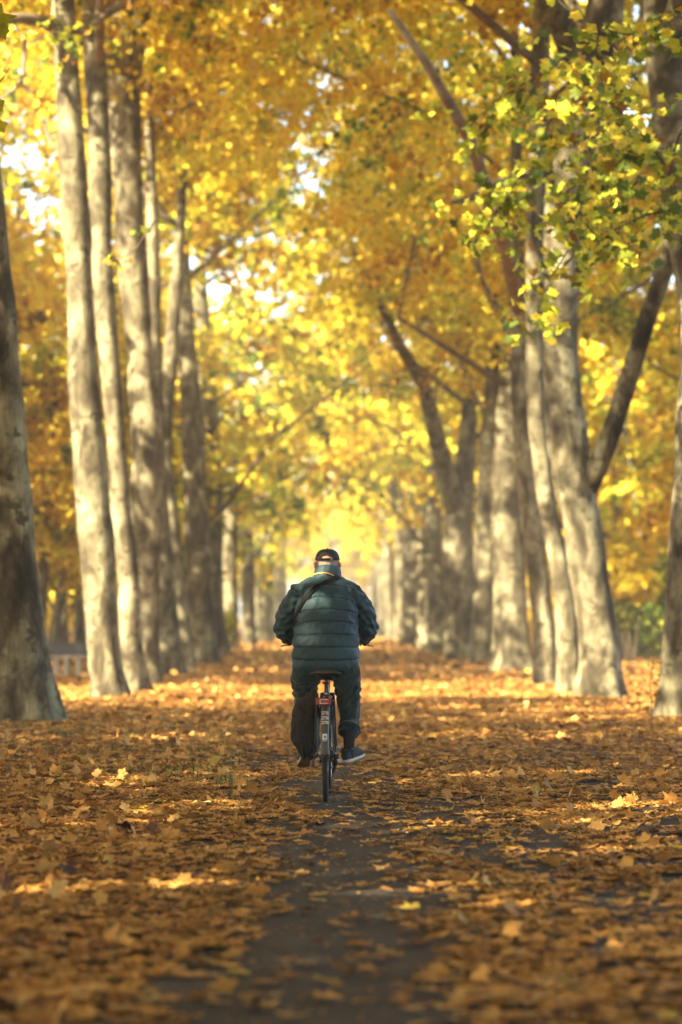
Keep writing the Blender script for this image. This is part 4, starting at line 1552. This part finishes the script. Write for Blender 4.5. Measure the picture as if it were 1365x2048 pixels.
for i in range(17):                                      # closure strap
    az = math.radians(-40 + 72 * i / 16)
    for j, (el, rr2) in enumerate(((-.003, 1.035), (-.003, 1.065), (.0135, 1.065), (.0135, 1.035))):
        V.append((CC.x + .0885 * rr2 * math.sin(az), CC.y - .108 * rr2 * math.cos(az), CC.z + el))
for i in range(16):
    for j in range(4):
        j2 = (j + 1) % 4
        F.append((i * 4 + j, (i + 1) * 4 + j, (i + 1) * 4 + j2, i * 4 + j2))
MB().add(V, F).obj('cap_strap', M_BLACK, cap)
azb = math.radians(20)
bevel(MB().box((CC.x + .0965 * math.sin(azb), CC.y - .1175 * math.cos(azb), CC.z + .006), (.024, .005, .019), Matrix.Rotation(azb, 3, 'Z')).obj('cap_buckle', M_BUCKLE, cap, smooth=False), .0015)
V, F = [], []
NH, NZ = 44, 9
for i in range(NH + 1):                                  # short grey hair round the back of the head
    az = math.radians(-106 + 212 * i / NH)
    for j in range(NZ + 1):
        z = 1.700 + .105 * j / NZ
        zlow = 1.7 + .055 * (abs(az) / 1.85) ** 2
        z = zlow + (1.806 - zlow) * j / NZ
        rx = float(np.interp(z, [1.70, 1.74, 1.78, 1.81], [.0665, .0745, .0800, .0800]))
        ry = float(np.interp(z, [1.70, 1.74, 1.78, 1.81], [.078, .0925, .1025, .1025]))
        cyy = float(np.interp(z, [1.70, 1.74, 1.78, 1.81], [HEAD.y + .012, HEAD.y + .004, HEAD.y, HEAD.y - .001]))
        h = 1 + .012 * math.sin(i * 2.7 + j * 1.3) + .010 * math.sin(i * 5.1)
        V.append((HEAD.x + rx * h * math.sin(az), cyy - ry * h * math.cos(az), z))
for i in range(NH):
    for j in range(NZ):
        F.append((i * (NZ + 1) + j, (i + 1) * (NZ + 1) + j, (i + 1) * (NZ + 1) + j + 1, i * (NZ + 1) + j + 1))
hair = MB().add(V, F).obj('hair', M_HAIR, person)
so = hair.modifiers.new('t', 'SOLIDIFY')
so.thickness = .006
so.offset = -1

# ------------------------------------------------------------------ bag hanging from the rack
bag = link('bag', None, None, 'black and brown nylon bag hanging on the left side of the bicycle rack', 'bag')
bag.matrix_world = RT
rings = [(.318, -.165, -.11, .05), (.330, -.185, -.085, .085), (.352, -.197, -.075, .105), (.395, -.222, -.062, .118), (.44, -.250, -.056, .125), (.50, -.264, -.052, .128), (.58, -.254, -.050, .125),
         (.64, -.240, -.052, .115), (.69, -.230, -.055, .105), (.722, -.212, -.056, .092), (.752, -.172, -.058, .075), (.782, -.132, -.064, .058), (.805, -.108, -.072, .042), (.818, -.098, -.078, .028)]
mb = MB().loft([((a + b) / 2, .10, z, (b - a) / 2, d) for z, a, b, d in rings], n=40, p=2.5)
V, F, N = remesh(mb, .0065, 3)
fold = np.sin(V[:, 0] * 115 + V[:, 2] * 22 + 3 * vnoise(V * 4, 71, 2)) * np.clip((.62 - V[:, 2]) / .2, 0, 1) * .0060
fold += vnoise(V * np.array([8, 8, 3.0]), 72, 3) * .010 + vnoise(V * np.array([20, 20, 9.0]), 73, 2) * .0035
V2 = V + N * fold[:, None]
MB().add(V2, F).obj('bag_body', M_BAG, bag)


def panel(name, test, lift, mat):
    """A cloth panel lying on the bag: the faces that pass the test, raised and given thickness."""
    sel = [f for f in F if test(V2[list(f)].mean(0))]
    ids = sorted({i for f in sel for i in f})
    mp = {i: k for k, i in enumerate(ids)}
    o = MB().add([V2[i] + N[i] * lift for i in ids], [tuple(mp[i] for i in f) for f in sel]).obj(name, mat, bag)
    s_ = o.modifiers.new('t', 'SOLIDIFY')
    s_.thickness = lift
    s_.offset = -1
    return o


panel('bag_flap', lambda c: c[2] > .565 - .55 * max(0, -.262 - c[0] + .0) + .95 * max(0, c[0] + .185) + .03 * math.sin(c[0] * 60) and c[0] < -.085, .005, M_FLAP)
panel('side_webbing', lambda c: -.0835 + .02 * (c[2] - .45) < c[0] < -.052 and .36 < c[2] < .80 and c[1] < .10, .006, M_SIDE)
mb = MB().chain([(-.205, .02, .705), (-.19, -.008, .690), (-.165, -.012, .675), (-.15, -.01, .655)], [.012, .013, .012, .008], n=10, flat=.5)
mb.obj('bag_handle', M_BLACK, bag)
for y in (.04, .15):
    MB().chain([(-.085, y + .02, .80), (-.070, y, .805), (-.062, y, .760), (-.066, y, .735)], .006, n=8).obj('bag_hook', M_BLACK, bag)

# ------------------------------------------------------------------ fallen leaves
def strip_edges(y):
    """Left and right edge of the bare strip of path at distance y."""
    l = np.interp(y, [8, 9.5, 11.5, 13.5, 16.7, 18.7, 21, 24, 28, 34], [-.56, -.43, -.30, -.22, -.24, -.16, -.22, -.14, -.05, .02])
    r = np.interp(y, [8, 9.5, 11.5, 13.5, 16.7, 18.7, 21, 24, 28, 34], [.30, .30, .30, .28, .26, .24, .22, .10, .04, .0])
    return l, r


def cover(x, y):
    """Share of the ground hidden by leaves, 0 to 1."""
    l, r = strip_edges(y)
    P = np.stack([x * .8, y * .28, np.zeros_like(x)], 1)
    wob = vnoise(P, 91, 3) * .20
    d = np.maximum(l - (x + wob), (x + wob) - r)            # metres outside the strip
    c = np.clip(d / .42 + np.interp(y, [15, 20], [.14, .28]), 0, 1)
    # gaps on the asphalt to the right, where the path shows between drifts
    gap = vnoise(np.stack([x * .9, y * .22, np.zeros_like(x) + 3], 1), 92, 3)
    onpath = (x > r) & (x < 2.4)
    c = np.where(onpath & (y < 30), c * np.clip(.78 - .75 * gap, .22, 1), c)
    c = np.maximum(c, .13)
    c = np.where(x < l - .4, np.maximum(c, .95), c)
    c = np.where((x < l) & (x > -1.05) & (y < 30), c * np.clip(.95 - .6 * gap, .3, 1), c)
    return c


def pile(x, y):
    """Depth of the litter."""
    left = np.clip((-.8 - x) / 1.2, 0, 1) * .035
    right = np.clip((x - 1.6) / 1.4, 0, 1) * .028
    return (left + right) * (1 + .8 * vnoise(np.stack([x * .5, y * .5, x * 0], 1), 93, 3))


def scatter(y0, y1, dens, margin, rs, inner=None):
    """Random points in the strip of ground the camera could see between two distances."""
    w1 = .128 * y1 + margin
    n = int(dens * 2 * w1 * (y1 - y0))
    x = rs.uniform(-w1, w1, n)
    y = rs.uniform(y0, y1, n)
    k = np.abs(x) < .128 * y + margin
    if inner is not None:
        k &= np.abs(x) >= .128 * y + inner
    return x[k], y[k]


def fallen(y0, y1, dens, margin, seed, smin, smax, wild, inner=None):
    rs = np.random.RandomState(seed)
    x, y = scatter(y0, y1, dens, margin, rs, inner)
    k = rs.uniform(0, 1, len(x)) < cover(x, y) ** 1.3
    x, y = x[k], y[k]
    n = len(x)
    size = rs.uniform(smin, smax, n) * np.where(rs.uniform(0, 1, n) < .15, .6, 1)
    tilt = np.abs(rs.normal(0, .08, n)) + np.clip(pile(x, y) * 2.5, 0, .2) * rs.uniform(0, 1, n)
    up = rs.uniform(0, 1, n) < wild * (1 + 2.0 * (np.abs(x - .1) > 1.3))
    tilt = np.where(up, rs.uniform(.5, 1.35, n), tilt)
    a = rs.uniform(0, 6.283, n)
    N = np.stack([np.sin(tilt) * np.cos(a), np.sin(tilt) * np.sin(a), np.cos(tilt)], 1)
    z = .008 + pile(x, y) * rs.uniform(.1, 1, n) + np.sin(tilt) * size * .55 + rs.uniform(0, .014, n)
    patch = vnoise(np.stack([x * 1.2, y * .8, x * 0], 1), seed + 5, 3)
    tint = np.clip(.52 + .16 * patch + rs.normal(0, .20, n), 0, 1)
    curl = rs.normal(.08, .13, n)
    return np.stack([x, y, z], 1), N, size, tint, curl, rs


PA, NA_, SA, TA, CA, rsA = fallen(7.6, 26.0, 230, 1.0, 201, .050, .088, .014)
# the 300 that show largest become things of their own: those lying on the bare strip first, then the nearest of the carpet
seen = np.abs((PA[:, 0] / PA[:, 1]) * FPX + VX - 682) < 700
seen &= (CAMZ - PA[:, 2]) / PA[:, 1] * FPX + HY < 2060
l_, r_ = strip_edges(PA[:, 1])
bare = seen & (PA[:, 0] > l_ - .05) & (PA[:, 0] < r_ + .05) & (PA[:, 1] < 25)
near = seen & ~bare
order_b = np.where(bare)[0][np.argsort(PA[bare][:, 1])][:130]
order_n = np.where(near)[0][np.argsort(PA[near][:, 1] - PA[near][:, 2] * 4)][:300 - len(order_b)]
one = np.zeros(len(PA), bool)
one[order_b] = True
one[order_n] = True
rest = ~one
link('fallen_leaves', leaf_mesh('fallen_leaves', PA[rest], NA_[rest], SA[rest], LOBED22, TA[rest], rsA, M_FALLEN, CA[rest]), None,
     'thick carpet of dry orange and brown plane leaves covering the ground', 'leaves', kind='stuff')
shapes = []
rsS = np.random.RandomState(77)
for i in range(10):
    P0 = np.zeros((1, 3))
    me = leaf_mesh('fallen_leaf', P0, np.array([[0, 0, 1.0]]), np.array([1.0]), LOBED22, np.array([.5]), rsS, M_FALLEN_ONE, np.array([rsS.normal(.2, .18)]))
    mb = MB().chain([(0, -.15, 0), (.03, -.5, .02), (.05, -.85, .06)], [.016, .014, .018], n=5, caps=False)
    me2 = bpy.data.meshes.new('fallen_leaf')
    bm = bmesh.new()
    bm.from_mesh(me)
    tm = mb.mesh('t', M_FALLEN_ONE)
    bm.from_mesh(tm)
    bm.to_mesh(me2)
    bm.free()
    me2.materials.append(M_FALLEN_ONE)
    shapes.append(me2)
for i in np.where(one)[0]:
    on_strip = bool(bare[i])
    o = bpy.data.objects.new('fallen_leaf', shapes[rsS.randint(10)])
    COL.objects.link(o)
    q = Vector(NA_[i]).to_track_quat('Z', 'Y') @ Quaternion((0, 0, 1), rsS.uniform(0, 6.28))
    o.location = PA[i] + np.array([0, 0, .004])
    o.rotation_mode = 'QUATERNION'
    o.rotation_quaternion = q
    o.scale = (SA[i],) * 3
    o['label'] = 'dry plane leaf lying on the bare dark strip of path' if on_strip else 'dry orange brown plane leaf lying in the blurred leaf carpet nearest the camera'
    o['category'] = 'leaf'
    o['group'] = 'leaves on the bare strip of path' if on_strip else 'nearest leaves of the carpet'
PE, NE_, SE, TE, CE, rsE = fallen(5.0, 26.0, 105, 4.2, 206, .055, .092, .02, inner=1.0)
link('fallen_leaves', leaf_mesh('fallen_leaves', PE, NE_, SE, LOBED10, TE, rsE, M_FALLEN, CE), None,
     'dry leaves on the ground beyond both side edges of the picture', 'leaves', kind='stuff')
PB, NB, SB, TB, CB, rsB = fallen(26.0, 62.0, 118, 3.6, 202, .052, .090, .008)
link('fallen_leaves', leaf_mesh('fallen_leaves', PB, NB, SB, LOBED10, TB, rsB, M_FALLEN, CB), None,
     'carpet of orange leaves between the tree rows behind the cyclist\'s wheel line', 'leaves', kind='stuff')
PC, NC, SC, TC, CC_, rsC = fallen(62.0, 180.0, 22, 6, 203, .10, .16, .02)
link('fallen_leaves', leaf_mesh('fallen_leaves', PC, NC, SC, HEX, TC, rsC, M_FALLEN, None), None,
     'distant blurred orange leaf carpet running to the end of the avenue', 'leaves', kind='stuff')

# crumbs of broken leaf on the asphalt
rsK = np.random.RandomState(205)
xk, yk = rsK.uniform(-.9, 1.6, 5200), rsK.uniform(8, 25, 5200)
nK = len(xk)
link('leaf_crumbs', leaf_mesh('leaf_crumbs', np.stack([xk, yk, rsK.uniform(.006, .011, nK)], 1), np.stack([rsK.normal(0, .15, nK), rsK.normal(0, .15, nK), np.ones(nK)], 1),
     rsK.uniform(.004, .017, nK), QUAD, np.clip(rsK.normal(.45, .2, nK), 0, 1), rsK, M_FALLEN), None, 'small crumbs of broken leaf strewn over the asphalt', 'leaf crumbs', kind='stuff')

# grass tufts showing through on the left
rg_ = random.Random(12)
V, F = [], []
for c in range(150):
    px_, Y = rg_.uniform(0, 470), rg_.uniform(22.5, 35)
    x = (px_ - VX) / FPX * Y
    if x > -.75:
        continue
    for b in range(rg_.randrange(6, 18)):
        bx, by = x + rg_.gauss(0, .07), Y + rg_.gauss(0, .12)
        h, a, w = rg_.uniform(.05, .12), rg_.uniform(0, 6.28), .004
        l = rg_.uniform(.02, .07)
        dx, dy = math.cos(a), math.sin(a)
        o = len(V)
        V += [(bx - dy * w, by + dx * w, .0), (bx + dy * w, by - dx * w, .0), (bx + dx * l * .4 + dy * w * .7, by + dy * l * .4 - dx * w * .7, h * .65),
              (bx + dx * l * .4 - dy * w * .7, by + dy * l * .4 + dx * w * .7, h * .65), (bx + dx * l, by + dy * l, h)]
        F += [(o, o + 1, o + 2, o + 3), (o + 3, o + 2, o + 4)]
MB().add(V, F).obj('grass', M_GRASS, None, label='thin green grass poking through the leaves on the left', cat='grass', kind='stuff')

# ------------------------------------------------------------------ bench between the first two left trunks
bx, bD = pw(146, 1300, 66).x, 66.0
bench = link('bench', None, None, 'grey bench with pale supports between the two nearest left trunks', 'bench', loc=(bx, bD, 0))
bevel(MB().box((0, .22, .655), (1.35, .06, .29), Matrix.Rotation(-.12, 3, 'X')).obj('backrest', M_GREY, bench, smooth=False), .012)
for y in (-.12, .0, .12):
    bevel(MB().box((0, y - .06, .475), (1.35, .10, .045)).obj('slat', M_PALE, bench, smooth=False), .008)
for x in (-.58, -.36, -.14, .14, .42):
    bevel(MB().box((x, -.02, .225), (.11, .30, .45), taper=.85).obj('support', M_PALE, bench, smooth=False), .012)


# ------------------------------------------------------------------ shrubs and sapling on the right
def bush(label, at, blobs, n, size, tintf, stops_mat, seed, cat='shrub', stems=7):
    rs = np.random.RandomState(seed)
    root = link('shrub', None, None, label, cat, loc=at)
    P, N, T = [], [], []
    for (c, r, cnt, tn) in blobs:
        d = rs.normal(size=(cnt, 3))
        d /= np.linalg.norm(d, axis=1, keepdims=True)
        q = rs.uniform(.25, 1, cnt) ** .5
        p = np.array(c) + d * np.array(r) * (q * (1 + .25 * vnoise(d * 1.3, seed, 2)))[:, None]
        k = p[:, 2] > .03
        P.append(p[k])
        N.append((d + np.array([0, 0, .6]) + rs.normal(0, .5, (cnt, 3)))[k])
        T.append(np.clip(tn + rs.normal(0, .09, cnt), 0, 1)[k])
    P, N, T = np.concatenate(P), np.concatenate(N), np.concatenate(T)
    o = link('foliage', leaf_mesh('foliage', P, N, size * rs.uniform(.7, 1.3, len(P)), HEX, T, rs, M_LEAF), root, kind='stuff')
    o.color = (0, 1, 0, 1)
    for i in range(stems):
        b = blobs[i % len(blobs)]
        tgt = Vector(b[0]) + Vector((rs.uniform(-.5, .5) * b[1][0], rs.uniform(-.5, .5) * b[1][1], rs.uniform(0, .5) * b[1][2]))
        p0 = Vector((rs.uniform(-.3, .3), rs.uniform(-.3, .3), -.02))
        MB().chain([p0, p0.lerp(tgt, .45) + Vector((0, 0, .2)), tgt], [.05, .035, .012], n=6, caps=False).obj('stem', M_TWIG, root)
    return root


bp_ = pw(1290, 1310, 92)
bush('dark green shrub with a low rounded mass behind the massive leaning trunk', (bp_.x, 92, 0),
     [((.5, 0, 1.0), (2.6, 1.6, 1.35), 4200, .96), ((1.6, .3, 2.1), (1.9, 1.5, 1.5), 3400, .93), ((-.6, .2, 2.0), (1.2, 1.2, 1.0), 1500, .86)], 0, .13, None, None, 301)
bp2 = pw(1252, 1310, 86)
bush('bright yellow young maple crown glowing between the right trunks', (bp2.x, 86, 0),
     [((-.1, 0, 3.15), (.95, .8, .72), 1300, .60), ((.35, -.2, 2.35), (.75, .7, .5), 900, .64), ((-.45, 0, 2.3), (.4, .5, .45), 380, .60), ((-.2, 0, 1.6), (.5, .5, .5), 150, .86)], 0, .12, None, None, 302, 'young tree', 5)
bp3 = pw(458, 1250, 105)
bush('small yellow bush by the left row, beyond the dark end trunk', (bp3.x - .1, 105, 0), [((0, 0, 1.2), (.45, .5, .55), 260, .76), ((-.2, 0, .6), (.4, .4, .4), 120, .7)], 0, .10, None, None, 303, 'bush', 4)
# more undergrowth closing the view between the outer trees
UNDER = [(-13, 120, 2.6, 2.2, .55), (-18, 105, 3.2, 2.6, .5), (-10, 150, 2.2, 2.0, .84), (-9, 185, 2.4, 2.4, .8), (14.5, 110, 3.0, 2.8, .45), (18, 125, 3.5, 3.2, .6), (12, 150, 2.6, 2.2, .5), (11, 190, 2.6, 2.4, .7),
         (-22, 170, 4, 3, .5), (24, 170, 4, 3.4, .5)]
ulab = ['rusty bush among the left outer stems', 'rusty bush deep behind the left outer stems', 'yellow green bush beside the far left row', 'green yellow bush farther along the left row',
        'brown bush behind the right trunks', 'golden bush deep behind the right trunks', 'brown bush beside the far right row', 'golden bush farther along the right row', 'tall rusty bush far in the left park', 'tall rusty bush far in the right park']
for i, (x, y, r, h, tn) in enumerate(UNDER):
    bush(ulab[i], (x, y, 0), [((0, 0, h * .55), (r, r * .8, h * .6), 900, tn), ((r * .4, .3, h * .9), (r * .6, r * .5, h * .5), 450, tn + .06)], 0, .20, None, None, 310 + i, 'bush', 4)

# sapling at the foot of the right-hand trunk
sx, sD = pw(1303, 1430, 37.6).x, 37.6
sap = link('sapling', None, None, 'spindly green and yellow sapling at the foot of the right edge trunk', 'sapling', loc=(sx, sD, 0))
stem_pts = [(0, 0, -.01), (.01, 0, .25), (-.02, .01, .5), (.02, 0, .72), (.035, 0, .88)]
MB().chain(stem_pts, [.010, .008, .007, .005, .003], n=6).obj('stem', M_TWIG, sap)
leaf_shapes = []
rsL = np.random.RandomState(401)
for i in range(6):
    leaf_shapes.append(leaf_mesh('leaf', np.zeros((1, 3)), np.array([[0, 0, 1.0]]), np.array([1.0]), LOBED22 if i < 4 else LOBED10, np.array([.5]), rsL, M_LEAF_ONE, np.array([rsL.normal(.1, .12)])))


def leaf_part(parent, loc, nrm, size):
    o = bpy.data.objects.new('leaf', leaf_shapes[rsL.randint(len(leaf_shapes))])
    COL.objects.link(o)
    o.parent = parent
    o.location = loc
    o.rotation_mode = 'QUATERNION'
    o.rotation_quaternion = Vector(nrm).to_track_quat('Z', 'Y') @ Quaternion((0, 0, 1), rsL.uniform(0, 6.28))
    o.scale = (size,) * 3
    return o


for i in range(34):
    t = rsL.uniform(.05, .97)
    z = .88 * t
    leaf_part(sap, (rsL.normal(0, .055) + .02 * t, rsL.normal(0, .06), z), (rsL.normal(0, .6), rsL.normal(0, .6) - .4, 1), rsL.uniform(.035, .065))


# ------------------------------------------------------------------ low hanging sprays that show leaf by leaf
def hanging(key, twigs, n_parts, n_rest, spread, size):
    t = next(TREES[k] for k in TREES if key in k)
    base = t.location
    P = []
    for D, pix, wgt in twigs:
        pts = [pw(px, py, D + .25 * i) - base for i, (px, py) in enumerate(pix)]
        r = np.linspace(.016, .005, len(pts))
        mbt = MB().chain(pts, list(r), n=6, caps=False)
        for _ in range(max(3, int(wgt / 5))):            # side twigs, each ending in a handful of leaves
            s_ = rsL.uniform(0, len(pts) - 1)
            i = min(int(s_), len(pts) - 2)
            c = pts[i].lerp(pts[i + 1], s_ - i)
            e = c + Vector((rsL.normal(0, spread * 1.1), rsL.normal(0, spread * 1.4), rsL.normal(0, spread * .9) - .08))
            m_ = c.lerp(e, .5) + Vector((rsL.normal(0, .03), rsL.normal(0, .03), .05))
            mbt.chain([c, m_, e], [.006, .0045, .003], n=5, caps=False)
            for k in range(5):
                q = (m_.lerp(e, .6 if k < 2 else 1.0))
                P.append((q.x + rsL.normal(0, .075), q.y + rsL.normal(0, .09), q.z + rsL.normal(0, .07) - .05))
        mbt.obj('twig', M_TWIG, t)
    P = np.array(P)
    rsL.shuffle(P)
    for p in P[:n_parts]:
        leaf_part(t, p, (rsL.normal(0, .7), rsL.normal(0, .6) - .8, .6), size * rsL.uniform(.7, 1.25))
    Q = P[n_parts:]
    if len(Q):
        N = np.stack([rsL.normal(0, .7, len(Q)), rsL.normal(0, .6, len(Q)) - .8, np.ones(len(Q)) * .6], 1)
        tint = np.clip(rsL.normal(.66, .2, len(Q)), 0, 1)
        o = link('hanging_leaves', leaf_mesh('hanging_leaves', Q, N, size * rsL.uniform(.7, 1.25, len(Q)), LOBED10, tint, rsL, M_LEAF), t, kind='stuff')
        o.color = (.42, .62, 0, 1)  # drift to darker green in place of shade on these sprays


hanging('right picture edge with', [
    (33.0, [(1330, 330), (1290, 275), (1235, 215), (1165, 165)], 150),
    (33.6, [(1300, 300), (1250, 330), (1190, 350), (1130, 385)], 150),
    (32.5, [(1345, 420), (1290, 430), (1230, 460), (1180, 500)], 130),
    (34.5, [(1280, 360), (1210, 420), (1150, 480), (1100, 560)], 150),
    (35.5, [(1180, 480), (1120, 540), (1080, 600), (1060, 660)], 60),
    (31.0, [(1365, 20), (1310, 40), (1260, 70), (1200, 60), (1150, 40)], 120),
    (31.5, [(1365, 250), (1350, 300), (1340, 345), (1345, 400)], 40),
    (34.0, [(1240, 120), (1180, 200), (1110, 230), (1040, 240)], 200),
    (36.0, [(1150, 100), (1080, 150), (1010, 190), (930, 260)], 220),
    (35.0, [(1100, 320), (1040, 350), (1000, 420), (960, 470)], 170)], 290, 0, .26, .108)
hanging('second of the left row', [
    (42.0, [(60, 85), (110, 62), (170, 70), (230, 78), (285, 62)], 70),
    (42.5, [(0, 20), (40, 60), (20, 120), (0, 160)], 40),
    (41.0, [(310, 440), (275, 495), (240, 520), (200, 535)], 14)], 60, 0, .16, .085)

# ------------------------------------------------------------------ autumn air
if HAZE > 0:
    mb = MB().box((0, 205, 13.6), (260, 520, 29.2))
    hz = mb.obj('haze', [], None, smooth=False, label='thin bright autumn haze in the avenue', cat='haze', kind='stuff')
    m, n, l = new_mat('haze')
    pv = n.new('ShaderNodeVolumePrincipled')
    pv.inputs['Color'].default_value = (1.0, .93, .78, 1)
    pv.inputs['Density'].default_value = HAZE
    pv.inputs['Anisotropy'].default_value = 0.0
    o = n.new('ShaderNodeOutputMaterial')
    l.new(pv.outputs[0], o.inputs['Volume'])
    hz.data.materials.append(m)
